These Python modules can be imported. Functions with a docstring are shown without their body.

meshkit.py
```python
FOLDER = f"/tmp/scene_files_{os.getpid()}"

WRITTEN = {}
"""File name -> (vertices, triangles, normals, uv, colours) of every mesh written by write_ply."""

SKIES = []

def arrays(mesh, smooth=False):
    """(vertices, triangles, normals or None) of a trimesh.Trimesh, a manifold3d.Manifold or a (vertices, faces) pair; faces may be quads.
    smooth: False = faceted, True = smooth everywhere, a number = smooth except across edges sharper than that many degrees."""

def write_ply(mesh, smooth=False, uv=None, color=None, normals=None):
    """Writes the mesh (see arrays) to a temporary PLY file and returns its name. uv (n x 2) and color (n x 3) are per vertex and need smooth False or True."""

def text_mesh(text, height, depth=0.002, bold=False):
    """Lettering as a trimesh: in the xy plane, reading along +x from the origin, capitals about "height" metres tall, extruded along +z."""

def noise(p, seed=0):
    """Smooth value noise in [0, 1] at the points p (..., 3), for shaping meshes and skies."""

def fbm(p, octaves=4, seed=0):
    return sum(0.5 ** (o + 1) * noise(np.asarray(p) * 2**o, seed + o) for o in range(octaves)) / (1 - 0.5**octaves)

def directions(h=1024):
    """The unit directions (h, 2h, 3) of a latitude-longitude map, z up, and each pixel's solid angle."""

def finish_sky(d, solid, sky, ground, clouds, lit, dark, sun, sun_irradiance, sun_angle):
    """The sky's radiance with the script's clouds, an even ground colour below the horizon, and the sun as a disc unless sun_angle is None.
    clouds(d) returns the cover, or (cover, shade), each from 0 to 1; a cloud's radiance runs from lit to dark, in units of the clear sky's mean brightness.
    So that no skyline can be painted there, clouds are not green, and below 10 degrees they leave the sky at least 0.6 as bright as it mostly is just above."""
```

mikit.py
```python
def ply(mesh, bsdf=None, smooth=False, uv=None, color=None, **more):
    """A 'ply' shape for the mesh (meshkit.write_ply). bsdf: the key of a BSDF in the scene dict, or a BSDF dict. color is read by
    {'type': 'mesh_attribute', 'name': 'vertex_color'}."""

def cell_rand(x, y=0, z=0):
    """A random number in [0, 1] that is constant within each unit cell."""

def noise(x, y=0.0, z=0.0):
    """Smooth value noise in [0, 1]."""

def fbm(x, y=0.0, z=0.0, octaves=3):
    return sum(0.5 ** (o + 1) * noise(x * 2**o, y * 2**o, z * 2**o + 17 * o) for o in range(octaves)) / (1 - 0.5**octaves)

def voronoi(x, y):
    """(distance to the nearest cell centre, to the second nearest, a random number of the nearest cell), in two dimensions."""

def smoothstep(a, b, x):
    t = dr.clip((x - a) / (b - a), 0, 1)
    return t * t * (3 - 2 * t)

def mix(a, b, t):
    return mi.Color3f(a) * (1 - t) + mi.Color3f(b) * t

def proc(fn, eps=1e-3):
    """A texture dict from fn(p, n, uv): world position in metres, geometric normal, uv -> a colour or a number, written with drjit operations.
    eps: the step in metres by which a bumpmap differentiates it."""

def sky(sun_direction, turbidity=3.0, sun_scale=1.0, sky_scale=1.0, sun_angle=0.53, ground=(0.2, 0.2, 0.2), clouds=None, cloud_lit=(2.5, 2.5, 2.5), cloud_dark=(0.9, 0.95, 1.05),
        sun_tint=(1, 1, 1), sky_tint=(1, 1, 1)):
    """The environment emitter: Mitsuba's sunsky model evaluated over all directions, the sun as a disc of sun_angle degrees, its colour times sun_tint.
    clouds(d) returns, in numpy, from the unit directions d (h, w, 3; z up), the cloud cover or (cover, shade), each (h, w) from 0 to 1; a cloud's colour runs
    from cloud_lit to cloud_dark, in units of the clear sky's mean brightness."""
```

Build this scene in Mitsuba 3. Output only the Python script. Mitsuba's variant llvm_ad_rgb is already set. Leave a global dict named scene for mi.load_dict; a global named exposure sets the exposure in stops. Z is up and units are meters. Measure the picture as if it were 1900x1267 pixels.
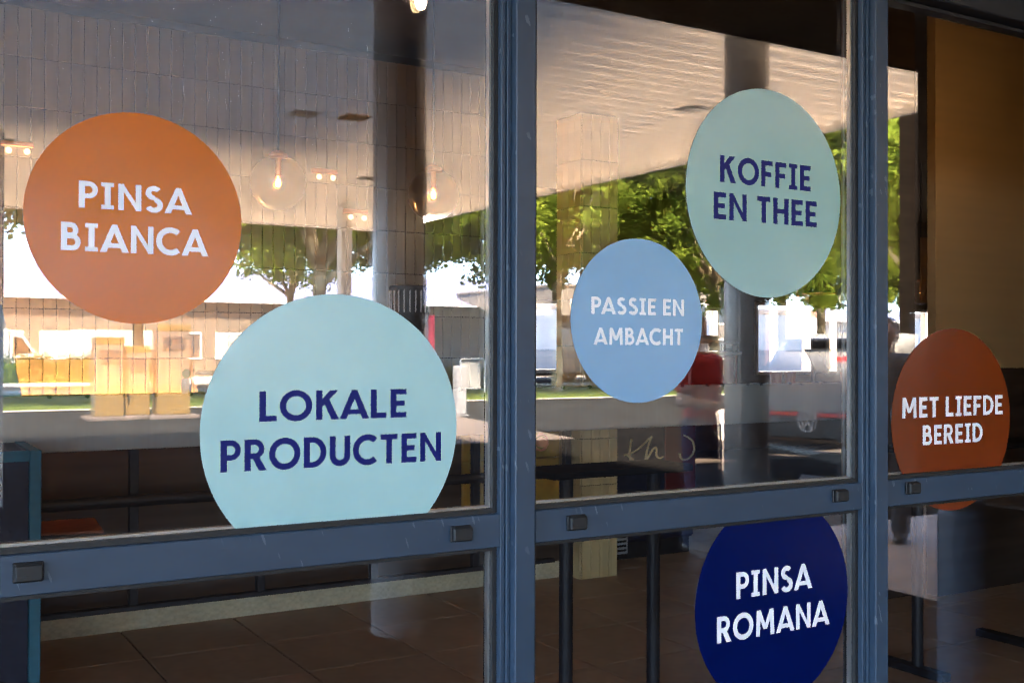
import math, random
import numpy as np, trimesh, mitsuba as mi, drjit as dr
import manifold3d as m3
from shapely.geometry import Polygon, LineString, Point, box as sbox, MultiPolygon
from shapely.ops import unary_union
from shapely import affinity
import mikit
from mikit import proc, noise, fbm, voronoi, smoothstep, mix, ply, cell_rand

T = mi.ScalarTransform4f
rng = np.random.default_rng(7)
scene, labels, COUNT = {}, {}, {}

# ------------------------------------------------------------------ camera, sky, exposure
YAW, PITCH, ROLL, FPX = 0.5383, 0.0087, 0.0027, 2029.47
EYE = np.array([0.0, -2.4, 1.5])
_fw = np.array([math.sin(YAW) * math.cos(PITCH), math.cos(YAW) * math.cos(PITCH), math.sin(PITCH)])
_r = np.array([math.cos(YAW), -math.sin(YAW), 0.0])
_u = np.cross(_r, _fw)
_up = -_r * math.sin(ROLL) + _u * math.cos(ROLL)
scene['camera'] = {'type': 'thinlens', 'fov': math.degrees(2 * math.atan(950 / FPX)), 'fov_axis': 'x',
                   'aperture_radius': 0.0016, 'focus_distance': 3.0, 'near_clip': 0.05, 'far_clip': 900.0,
                   'to_world': T().look_at(origin=EYE.tolist(), target=(EYE + _fw).tolist(), up=_up.tolist())}
scene['sky'] = mikit.sky([-0.22, 0.55, 0.80], turbidity=3.0, sun_angle=6.0, ground=(0.28, 0.27, 0.25))
exposure = 5.95

# ------------------------------------------------------------------ materials
def mat(name, d):
    scene[name] = d
    return name

def rgb(c): return {'type': 'rgb', 'value': list(map(float, c))}

def rough(name, col, r=0.6, spec=0.5, metal=0.0, **k):
    c = col if isinstance(col, dict) else rgb(col)
    return mat(name, {'type': 'twosided', 'bsdf': {'type': 'principled', 'base_color': c, 'roughness': r, 'specular': spec, 'metallic': metal, **k}})

def mottled(col, amp=0.15, sc=3.0, fine=40.0):
    col = tuple(col)
    def fn(p, n, uv):
        a = fbm(p.x * sc, p.y * sc, p.z * sc, 3)
        b = fbm(p.x * fine, p.y * fine, p.z * fine, 2)
        return mi.Color3f(*col) * (1.0 + amp * (2 * a - 1) + amp * 0.7 * (2 * b - 1))
    return proc(fn)

def vinyl(name, col, ior=1.62):
    col = tuple(col)
    def bump(p, n, uv):
        return 0.00010 * fbm(p.x * 55, p.y * 55, p.z * 55, 2) + 0.0018 * noise(p.x * 7, p.y, p.z * 7)
    return mat(name, {'type': 'twosided', 'bsdf': {'type': 'bumpmap', 'arbitrary': proc(bump, 2e-3),
               'bsdf': {'type': 'roughplastic', 'distribution': 'ggx', 'alpha': 0.04, 'int_ior': ior,
                        'diffuse_reflectance': rgb(col), 'nonlinear': False}}})

vinyl('vinyl_orange', (0.57, 0.128, 0.0015), 1.5)
vinyl('vinyl_rust', (0.18, 0.031, 0.0055))
vinyl('vinyl_teal', (0.39, 0.63, 0.63))
vinyl('vinyl_mint', (0.32, 0.51, 0.49))
vinyl('vinyl_blue', (0.225, 0.42, 0.64))
vinyl('vinyl_navy', (0.0008, 0.006, 0.066), 1.3)
mat('ink_white', {'type': 'twosided', 'bsdf': {'type': 'roughplastic', 'alpha': 0.12, 'int_ior': 1.26, 'diffuse_reflectance': rgb((0.90, 0.90, 0.92))}})
mat('ink_navy', {'type': 'twosided', 'bsdf': {'type': 'roughplastic', 'alpha': 0.12, 'int_ior': 1.26, 'diffuse_reflectance': rgb((0.010, 0.016, 0.13))}})
mat('window_glass', {'type': 'thindielectric', 'int_ior': 2.22, 'ext_ior': 1.0})
mat('inner_glass', {'type': 'thindielectric', 'int_ior': 1.46, 'ext_ior': 1.0})
mat('plain_glass', {'type': 'thindielectric', 'int_ior': 1.45, 'ext_ior': 1.0})
mat('amber_glass', {'type': 'thindielectric', 'int_ior': 1.55, 'specular_transmittance': rgb((0.74, 0.62, 0.44))})
mat('bulb_glass', {'type': 'thindielectric', 'int_ior': 1.5, 'specular_transmittance': rgb((1.0, 0.66, 0.30))})
mat('clear_glass', {'type': 'thindielectric', 'int_ior': 1.5, 'specular_transmittance': rgb((0.93, 0.88, 0.80))})

def frame_col(p, n, uv):
    a = fbm(p.x * 5, p.y * 5, p.z * 5, 3)
    sc = smoothstep(0.80, 0.84, noise(p.x * 130 + p.z * 40, p.y * 90, p.z * 24)) * smoothstep(0.55, 0.75, noise(p.x * 7, 3.0, p.z * 7))
    c = mi.Color3f(0.029, 0.051, 0.083) * (0.86 + 0.28 * a)
    return mix(c, (0.24, 0.28, 0.33), sc * 0.25)
def frame_bump(p, n, uv): return 0.00004 * fbm(p.x * 300, p.y * 300, p.z * 300, 2)
mat('frame_blue', {'type': 'twosided', 'bsdf': {'type': 'principled', 'base_color': proc(frame_col), 'roughness': 0.42, 'specular': 0.5}})
rough('frame_dark', mottled((0.016, 0.018, 0.021), 0.2), 0.5)
rough('rubber', (0.012, 0.012, 0.013), 0.55)
rough('spacer_metal', (0.55, 0.53, 0.50), 0.35, metal=0.8)
rough('black_steel', mottled((0.014, 0.015, 0.02), 0.25, 6), 0.42)
mat('dark_soffit', {'type': 'twosided', 'bsdf': {'type': 'diffuse', 'reflectance': mottled((0.010, 0.0075, 0.0055), 0.2, 1.2)}})
def canopy_col(p, n, uv):
    a = fbm(p.x * 0.35, p.y * 0.35, 1.0, 3)
    b = fbm(p.x * 0.8, p.y * 14, 4.0, 2)
    return mi.Color3f(0.88, 0.735, 0.575) * (0.86 + 0.16 * a + 0.10 * b)
mat('canopy_white', {'type': 'principledthin', 'base_color': proc(canopy_col), 'roughness': 0.45, 'diff_trans': 0.19, 'eta': 1.4})
rough('steel_grey', mottled((0.17, 0.168, 0.17), 0.10, 2), 0.2, spec=0.6)
rough('white_paint', mottled((0.72, 0.70, 0.67), 0.06, 1.5), 0.5)
mat('wing_brown', {'type': 'twosided', 'bsdf': {'type': 'diffuse', 'reflectance': mottled((0.016, 0.0095, 0.0055), 0.2, 0.8)}})

def tile_mat(name, col):
    col = tuple(col)
    def fn(p, n, uv):
        t = cell_rand(dr.floor((p.x + 0.5) / 0.075), 1.0, dr.floor((p.z + 0.053) / 0.30))
        return mi.Color3f(*col) * (0.90 + 0.14 * t + 0.05 * (fbm(p.x * 9, p.y * 9, p.z * 9, 2) - 0.5))
    mat(name, {'type': 'twosided', 'bsdf': {'type': 'principled', 'base_color': proc(fn), 'roughness': 0.22, 'specular': 0.5}})
tile_mat('tile_white', (0.29, 0.245, 0.185))
tile_mat('tile_cream', (0.54, 0.41, 0.20))
rough('grout', (0.018, 0.013, 0.010), 0.95, spec=0.1)
def slab_col(p, n, uv):
    t = cell_rand(dr.floor(p.x / 0.6), dr.floor(p.y / 0.6), 3.0)
    a = fbm(p.x * 2.2, p.y * 2.2, 0.0, 4)
    b = fbm(p.x * 26, p.y * 26, 5.0, 3)
    return mi.Color3f(0.30, 0.20, 0.125) * (0.72 + 0.16 * t + 0.34 * a + 0.16 * b)
mat('slab_stone', {'type': 'twosided', 'bsdf': {'type': 'principled', 'base_color': proc(slab_col), 'roughness': 0.5, 'specular': 0.4}})
rough('ceiling_dark', mottled((0.025, 0.020, 0.016), 0.2), 0.9, spec=0.1)
rough('interior_wall', mottled((0.16, 0.13, 0.10), 0.12), 0.8)
def wood_brown(p, n, uv):
    g = fbm(p.x * 1.5, p.y * 3, p.z * 26, 3)
    return mix((0.44, 0.26, 0.11), (0.49, 0.29, 0.125), g)
mat('brown_panel', {'type': 'twosided', 'bsdf': {'type': 'principled', 'base_color': proc(wood_brown), 'roughness': 0.55}})
def counter_dark(p, n, uv):
    g = fbm(p.x * 2.0, p.y * 3, p.z * 18, 3)
    return mix((0.030, 0.019, 0.013), (0.060, 0.036, 0.022), g)
mat('counter_brown', {'type': 'twosided', 'bsdf': {'type': 'principled', 'base_color': proc(counter_dark), 'roughness': 0.5}})
def apron_col(p, n, uv):
    a = fbm(p.x * 1.2, p.y, p.z * 3, 3); b = fbm(p.x * 60, p.y, p.z * 2.0, 2)
    return mi.Color3f(0.36, 0.36, 0.33) * (0.86 + 0.18 * a + 0.1 * b)
mat('apron_grey', {'type': 'twosided', 'bsdf': {'type': 'principled', 'base_color': proc(apron_col), 'roughness': 0.35, 'specular': 0.5}})
rough('plinth_stone', mottled((0.46, 0.40, 0.26), 0.25, 4, 60), 0.6)
rough('pump_yellow', mottled((0.11, 0.065, 0.014), 0.12, 3), 0.5)
rough('mustard', mottled((0.34, 0.20, 0.028), 0.12, 3), 0.45)
rough('copper', (0.75, 0.36, 0.20), 0.28, metal=1.0)
rough('chrome', (0.78, 0.78, 0.78), 0.12, metal=1.0)
rough('table_black', mottled((0.010, 0.009, 0.009), 0.2), 0.85, spec=0.1)
rough('navy_panel', mottled((0.008, 0.011, 0.03), 0.2), 0.4)
rough('teal_paint', mottled((0.03, 0.13, 0.18), 0.12), 0.4)
rough('sky_blue_paint', mottled((0.15, 0.27, 0.38), 0.1), 0.45)
rough('terracotta', mottled((0.34, 0.115, 0.055), 0.15, 6), 0.6)
rough('machine_red', mottled((0.11, 0.009, 0.006), 0.1), 0.3)
rough('black_plastic', (0.012, 0.012, 0.013), 0.4)
rough('chalk_yellow', (0.80, 0.62, 0.30), 0.7)
rough('paper_white', (0.78, 0.76, 0.72), 0.7)
rough('cactus_green', mottled((0.06, 0.17, 0.03), 0.3, 60, 200), 0.7)
rough('wood_light', mottled((0.50, 0.30, 0.11), 0.2, 12), 0.5)
rough('vase_glaze', (0.70, 0.68, 0.66), 0.25)
def lamp(r, g, b): return {'type': 'area', 'radiance': rgb((r, g, b))}
rough('opal', (0.8, 0.75, 0.7), 0.4)

# outdoors
def ground_col(p, n, uv):
    a = fbm(p.x * 0.5, p.y * 0.5, 0.0, 4); b = fbm(p.x * 14, p.y * 14, 2.0, 3)
    return mi.Color3f(0.56, 0.50, 0.44) * (0.72 + 0.36 * a + 0.22 * b)
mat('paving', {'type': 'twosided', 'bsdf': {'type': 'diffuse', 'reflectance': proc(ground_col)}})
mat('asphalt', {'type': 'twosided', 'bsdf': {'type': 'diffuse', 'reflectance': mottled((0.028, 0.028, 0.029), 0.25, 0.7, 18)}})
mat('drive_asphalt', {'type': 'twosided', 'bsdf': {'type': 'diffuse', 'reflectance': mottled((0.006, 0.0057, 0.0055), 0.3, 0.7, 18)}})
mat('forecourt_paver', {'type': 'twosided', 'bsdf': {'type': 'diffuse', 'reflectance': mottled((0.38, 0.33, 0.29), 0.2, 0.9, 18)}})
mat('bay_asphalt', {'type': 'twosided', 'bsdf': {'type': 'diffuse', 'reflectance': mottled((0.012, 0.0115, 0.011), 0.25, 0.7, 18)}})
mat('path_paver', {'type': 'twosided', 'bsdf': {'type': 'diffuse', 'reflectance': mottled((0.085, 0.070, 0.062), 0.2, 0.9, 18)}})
rough('kerb_stone', mottled((0.34, 0.33, 0.31), 0.15, 2), 0.85)
def grass_col(p, n, uv):
    a = fbm(p.x * 0.5, p.y * 0.5, 0.0, 3); b = fbm(p.x * 9, p.y * 9, 2.0, 3)
    return mix((0.035, 0.06, 0.011), (0.07, 0.09, 0.018), a) * (0.6 + 0.8 * b)
mat('grass_soil', {'type': 'twosided', 'bsdf': {'type': 'diffuse', 'reflectance': proc(grass_col)}})
def leaf(name, c0, c1):
    def fn(p, n, uv):
        t = noise(p.x * 1.3, p.y * 1.3, p.z * 1.3); s = cell_rand(p.x * 7, p.y * 7, p.z * 7)
        return mix(c0, c1, dr.clip(0.65 * t + 0.35 * s, 0, 1))
    mat(name, {'type': 'principledthin', 'base_color': proc(fn), 'roughness': 0.5, 'diff_trans': 1.3, 'spec_trans': 0.0, 'eta': 1.4})
leaf('leaf_lime', (0.12, 0.18, 0.02), (0.24, 0.28, 0.042))
leaf('leaf_deep', (0.08, 0.13, 0.016), (0.18, 0.23, 0.032))
leaf('hedge_leaf', (0.03, 0.05, 0.008), (0.07, 0.09, 0.014))
leaf('grass_blade', (0.035, 0.058, 0.009), (0.075, 0.09, 0.015))
def bark_col(p, n, uv):
    a = fbm(p.x * 3, p.y * 3, p.z * 2.2, 4)
    return mix((0.10, 0.075, 0.045), (0.34, 0.28, 0.18), smoothstep(0.35, 0.65, a))
mat('bark', {'type': 'twosided', 'bsdf': {'type': 'diffuse', 'reflectance': proc(bark_col)}})
rough('facade_cream', mottled((0.075, 0.06, 0.046), 0.08, 0.4), 0.8)
rough('facade_white', mottled((0.22, 0.22, 0.217), 0.05, 0.4), 0.8)
rough('facade_grey', mottled((0.13, 0.115, 0.10), 0.10, 0.5), 0.8)
rough('facade_blue', mottled((0.13, 0.15, 0.17), 0.1, 0.5), 0.8)
rough('facade_dim', mottled((0.06, 0.07, 0.085), 0.1, 0.5), 0.8)
rough('pump_grey', mottled((0.09, 0.072, 0.055), 0.08, 0.4), 0.6)
rough('facade_brick', mottled((0.26, 0.14, 0.10), 0.12, 0.5, 9), 0.8)
rough('roof_metal', mottled((0.15, 0.15, 0.23), 0.06, 0.5), 0.4, metal=0.25)
rough('pane_dark', (0.03, 0.035, 0.04), 0.12, spec=0.8)
rough('bright_blind', (0.22, 0.21, 0.20), 0.6)
rough('car_white', (0.14, 0.14, 0.14), 0.25, clearcoat=0.8)
rough('emblem_metal', (0.30, 0.30, 0.31), 0.35)
rough('car_grey', (0.10, 0.102, 0.105), 0.3, clearcoat=0.6)
rough('car_black', (0.008, 0.008, 0.010), 0.25)
rough('car_glass', (0.012, 0.014, 0.016), 0.06, spec=0.8)
rough('tail_red', (0.48, 0.012, 0.010), 0.2)
rough('tyre', (0.012, 0.012, 0.012), 0.8)
rough('bus_black', (0.010, 0.011, 0.012), 0.2)
rough('flag_blue', (0.06, 0.07, 0.55), 0.5)
rough('flag_red', (0.55, 0.03, 0.05), 0.5)
rough('sign_green', (0.12, 0.34, 0.12), 0.5)
rough('galvanised', mottled((0.45, 0.46, 0.47), 0.1, 3), 0.4, metal=0.4)
rough('skin', (0.48, 0.27, 0.19), 0.5)
rough('shirt_red', mottled((0.36, 0.02, 0.018), 0.12, 8), 0.8)
rough('denim', mottled((0.018, 0.026, 0.06), 0.2, 12, 120), 0.85)
rough('cloth_dark', mottled((0.03, 0.03, 0.035), 0.2, 12), 0.85)
rough('cloth_grey', mottled((0.10, 0.10, 0.11), 0.15, 12), 0.85)
rough('hair_brown', mottled((0.03, 0.018, 0.01), 0.3, 60), 0.6)
rough('leather', (0.03, 0.022, 0.018), 0.5)

# ------------------------------------------------------------------ helpers
def numbered(key):
    n = COUNT.get(key)
    COUNT[key] = 0 if n is None else n + 1
    return key if n is None else f'{key}_{n + 1:03d}'

def B(x0, x1, y0, y1, z0, z1, b=0.0):
    """A box; with b its edges are chamfered by b."""
    lo, hi = np.array([x0, y0, z0], float), np.array([x1, y1, z1], float)
    if b <= 0:
        m = trimesh.creation.box(extents=hi - lo); m.apply_translation((lo + hi) / 2); return m
    b = min(b, 0.45 * (hi - lo).min())
    pts = []
    for k in range(3):
        l, h = lo + b, hi - b
        l[k], h[k] = lo[k], hi[k]
        pts += [[(l, h)[i][0], (l, h)[j][1], (l, h)[q][2]] for i in (0, 1) for j in (0, 1) for q in (0, 1)]
    return trimesh.convex.convex_hull(np.array(pts))

def cyl(p0, p1, r0, r1=None, n=20, caps=True):
    p0, p1 = np.array(p0, float), np.array(p1, float)
    r1 = r0 if r1 is None else r1
    z = (p1 - p0) / np.linalg.norm(p1 - p0)
    x = np.cross(z, [0, 0, 1.0] if abs(z[2]) < 0.9 else [1.0, 0, 0]); x /= np.linalg.norm(x); y = np.cross(z, x)
    a = np.arange(n) * 2 * np.pi / n
    ring = np.cos(a)[:, None] * x + np.sin(a)[:, None] * y
    v = np.vstack([p0 + r0 * ring, p1 + r1 * ring, [p0], [p1]])
    i = np.arange(n); j = (i + 1) % n
    f = [np.stack([i, j, j + n], 1), np.stack([i, j + n, i + n], 1)]
    if caps: f += [np.stack([j, i, i * 0 + 2 * n], 1), np.stack([i + n, j + n, i * 0 + 2 * n + 1], 1)]
    return trimesh.Trimesh(v, np.vstack(f), process=False)

def tube(pts, radii, n=10):
    pts = np.array(pts, float); radii = np.broadcast_to(radii, (len(pts),))
    t = np.gradient(pts, axis=0); t /= np.linalg.norm(t, axis=1, keepdims=True)
    ref = np.array([0.3, 0.2, 0.93]) if abs(t[0][2]) < 0.8 else np.array([1.0, 0.1, 0.0])
    a = np.cross(t, ref); a /= np.linalg.norm(a, axis=1, keepdims=True); b = np.cross(t, a)
    ang = np.arange(n) * 2 * np.pi / n
    v = pts[:, None] + radii[:, None, None] * (np.cos(ang)[None, :, None] * a[:, None] + np.sin(ang)[None, :, None] * b[:, None])
    f = []
    for i in range(len(pts) - 1):
        for k in range(n):
            k2 = (k + 1) % n
            f += [[i * n + k, i * n + k2, (i + 1) * n + k2], [i * n + k, (i + 1) * n + k2, (i + 1) * n + k]]
    c0, c1 = len(pts) * n, len(pts) * n + 1
    for k in range(n):
        f += [[c0, (k + 1) % n, k], [c1, (len(pts) - 1) * n + k, (len(pts) - 1) * n + (k + 1) % n]]
    return trimesh.Trimesh(np.vstack([v.reshape(-1, 3), pts[:1], pts[-1:]]), f, process=False)

def lathe(profile, centre, n=28):
    """profile: (r, z) pairs."""
    prof = np.array(profile, float); a = np.arange(n) * 2 * np.pi / n
    v = np.stack([prof[:, None, 0] * np.cos(a), prof[:, None, 0] * np.sin(a), np.repeat(prof[:, 1:2], n, 1)], -1).reshape(-1, 3) + np.array(centre)
    f = []
    for i in range(len(prof) - 1):
        for k in range(n):
            k2 = (k + 1) % n
            f += [[i * n + k, i * n + k2, (i + 1) * n + k2], [i * n + k, (i + 1) * n + k2, (i + 1) * n + k]]
    return trimesh.Trimesh(v, f, process=False)

def cat(*ms): return trimesh.util.concatenate([m for m in ms if m is not None])

def flat(shape, depth):
    """A shapely shape extruded along +z."""
    gs = [g for g in getattr(shape, 'geoms', [shape]) if g.area > 1e-9]
    return cat(*[trimesh.creation.extrude_polygon(g, depth, engine='earcut') for g in gs])

def upright(mesh, y):
    """xy plane -> the xz plane, the extrusion towards -y starting at y."""
    v = mesh.vertices.copy()
    m = mesh.copy(); m.vertices = np.stack([v[:, 0], y - v[:, 2], v[:, 1]], 1)
    return m

def obj(name, mesh, material, parent=None, smooth=False, emit=None, **more):
    key = numbered(f'{parent}__{name}' if parent else name)
    scene[key] = ply(mesh, material, smooth=smooth, **more)
    if emit: scene[key]['emitter'] = emit
    return key

def thing(name, label, category, group=None):
    key = numbered(name)
    labels[key] = {'label': label, 'category': category}
    if group: labels[key]['group'] = group
    return key

def tag(key, label, category=None, group=None, kind=None):
    d = {}
    if label: d['label'] = label
    if category: d['category'] = category
    if group: d['group'] = group
    if kind: d['kind'] = kind
    labels[key] = d
    return key

def struct(name, mesh, material, label=None, **k):
    key = obj(name, mesh, material, **k)
    return tag(key, label or name.replace('_', ' '), kind='structure')

# ------------------------------------------------------------------ ground and terrain (outdoors is y < 0)
def sheet(x0, x1, y0, y1, z, nx=1, ny=1):
    xs, ys = np.linspace(x0, x1, nx + 1), np.linspace(y0, y1, ny + 1)
    g = np.stack(np.meshgrid(xs, ys, indexing='ij'), -1).reshape(-1, 2)
    v = np.hstack([g, np.full((len(g), 1), z)])
    i, j = np.meshgrid(np.arange(nx), np.arange(ny), indexing='ij'); q = (i * (ny + 1) + j).ravel()
    f = np.vstack([np.stack([q, q + ny + 1, q + ny + 2], 1), np.stack([q, q + ny + 2, q + 1], 1)])
    return trimesh.Trimesh(v, f, process=False)

struct('ground', sheet(-400, 400, -400, 400, -0.004, 8, 8), 'paving', 'pinkish grey paved forecourt outside the shop')
struct('grass_verge', B(-60, 120, -35.5, -27.0, -0.05, 0.06), 'grass_soil', 'sunlit strip of grass under the row of trees')
struct('road', sheet(-200, 300, -46.0, -37.5, 0.004, 4, 1), 'asphalt', 'dark asphalt road beyond the grass verge')
struct('kerb', cat(B(-200, 300, -37.5, -37.3, -0.05, 0.12, 0.02), B(-200, 300, -46.2, -46.0, -0.05, 0.12, 0.02)), 'kerb_stone', 'pale kerbs along the road')
def ground_poly(pts, z):
    m = flat(Polygon(pts), 0.002); m.apply_translation([0, 0, z - 0.002]); return m
island = Polygon([(7.6, -13.2), (10.6, -13.2), (12.4, -23.0), (8.8, -23.0)])
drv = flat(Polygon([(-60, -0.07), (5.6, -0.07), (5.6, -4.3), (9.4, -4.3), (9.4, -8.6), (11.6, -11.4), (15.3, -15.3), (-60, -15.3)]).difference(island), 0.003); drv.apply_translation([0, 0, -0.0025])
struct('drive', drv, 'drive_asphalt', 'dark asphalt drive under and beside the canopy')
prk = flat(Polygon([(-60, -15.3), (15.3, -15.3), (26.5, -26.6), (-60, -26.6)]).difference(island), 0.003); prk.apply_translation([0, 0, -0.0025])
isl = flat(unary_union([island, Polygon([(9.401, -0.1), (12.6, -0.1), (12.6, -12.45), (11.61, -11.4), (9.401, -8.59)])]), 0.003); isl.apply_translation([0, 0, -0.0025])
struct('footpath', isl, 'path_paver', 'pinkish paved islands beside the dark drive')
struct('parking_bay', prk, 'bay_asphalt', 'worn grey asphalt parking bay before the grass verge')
struct('pavement', sheet(5.6, 9.4, -4.3, -0.07, 0.0, 1, 1), 'forecourt_paver', 'pinkish paved strip at the right end of the shop front')
nb = 26000
px = rng.uniform(2, 50, nb); py = rng.uniform(-35.4, -27.1, nb); hh = rng.uniform(0.05, 0.13, nb); an = rng.uniform(0, 6.28, nb); w = 0.012
ln = rng.uniform(-0.04, 0.04, (nb, 2))
v = np.empty((nb, 3, 3))
v[:, 0] = np.stack([px - w * np.cos(an), py - w * np.sin(an), np.full(nb, 0.055)], 1)
v[:, 1] = np.stack([px + w * np.cos(an), py + w * np.sin(an), np.full(nb, 0.055)], 1)
v[:, 2] = np.stack([px + ln[:, 0], py + ln[:, 1], 0.06 + hh], 1)
tag(obj('grass', trimesh.Trimesh(v.reshape(-1, 3), np.arange(nb * 3).reshape(-1, 3), process=False), 'grass_blade'), 'short green grass growing on the verge by the trees', 'grass', kind='stuff')

# ------------------------------------------------------------------ shop shell
PITCHX = 1.3065
shop = thing('shop_building', 'low shop building with dark soffit above its glazed front', 'building')
obj('roof', B(-6.0, 17.6, -1.45, 10.5, 4.16, 4.3), 'ceiling_dark', shop)
obj('upper_storey', B(-6.0, 0.8, -0.01, 9.0, 4.31, 17.0, 0.02), 'facade_grey', shop)
obj('side_wall', B(-6.0, -5.8, 0.06, 10.5, 0, 4.15), 'interior_wall', shop)
obj('side_wall', B(17.4, 17.6, 0.06, 10.5, 0, 4.15), 'interior_wall', shop)
obj('front_wall', B(-6.0, -2.60, -0.02, 0.1, 0, 3.5), 'wing_brown', shop)
obj('front_wall', B(6.72, 17.6, -0.02, 0.1, 0, 3.5), 'wing_brown', shop)
obj('soffit_beam', B(-6.0, 12.95, -1.40, -0.08, 2.955, 3.64), 'dark_soffit', shop)
obj('upper_wall', B(-6.0, 17.6, -0.02, 0.1, 3.503, 4.155), 'wing_brown', shop)
# back wall with its windows
wins = [(10.93, 11.25, 1.30, 2.17), (11.98, 13.21, 1.14, 2.27), (13.54, 13.80, 1.14, 2.23), (14.70, 15.06, 0.88, 2.30), (15.5, 16.12, 1.12, 2.24), (7.6, 9.9, 1.2, 2.2)]
wall = sbox(-5.78, 0.0, 17.38, 4.15).difference(unary_union([sbox(a, c, b, d) for a, b, c, d in wins]))
bw = obj('back_wall', upright(flat(wall, 0.2), 10.5), 'interior_wall', shop)
for a, b, c, d in wins:
    obj('window_frame', cat(B(a, a + 0.05, 10.26, 10.36, c, d), B(b - 0.05, b, 10.26, 10.36, c, d), B(a + 0.05, b - 0.05, 10.26, 10.36, c, c + 0.05), B(a + 0.05, b - 0.05, 10.26, 10.36, d - 0.05, d)), 'white_paint', shop)
    obj('window_pane', trimesh.Trimesh([[a + .05, 10.31, c + .05], [b - .05, 10.31, c + .05], [b - .05, 10.31, d - .05], [a + .05, 10.31, d - .05]], [[0, 1, 2], [0, 2, 3]], process=False), 'plain_glass', shop)
struct('interior_ceiling', B(-5.78, 17.38, 0.12, 10.28, 3.74, 3.96), 'ceiling_dark', 'dark ceiling inside the shop')

fl = struct('floor', sheet(-5.78, 17.38, 0.02, 10.3, 0.004, 1, 1), 'grout', 'brown stone slab floor inside the shop')
slab = ply(B(0.004, 0.596, 0.004, 0.596, 0.0, 0.012, 0.003), 'slab_stone')
n_slab = 0
for i in range(-1, 15):
    for j in range(0, 8):
        k = numbered(f'{fl}__slab'); scene[k] = {**slab, 'to_world': T().translate([i * 0.6, 0.05 + j * 0.6, 0.0])}

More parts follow.
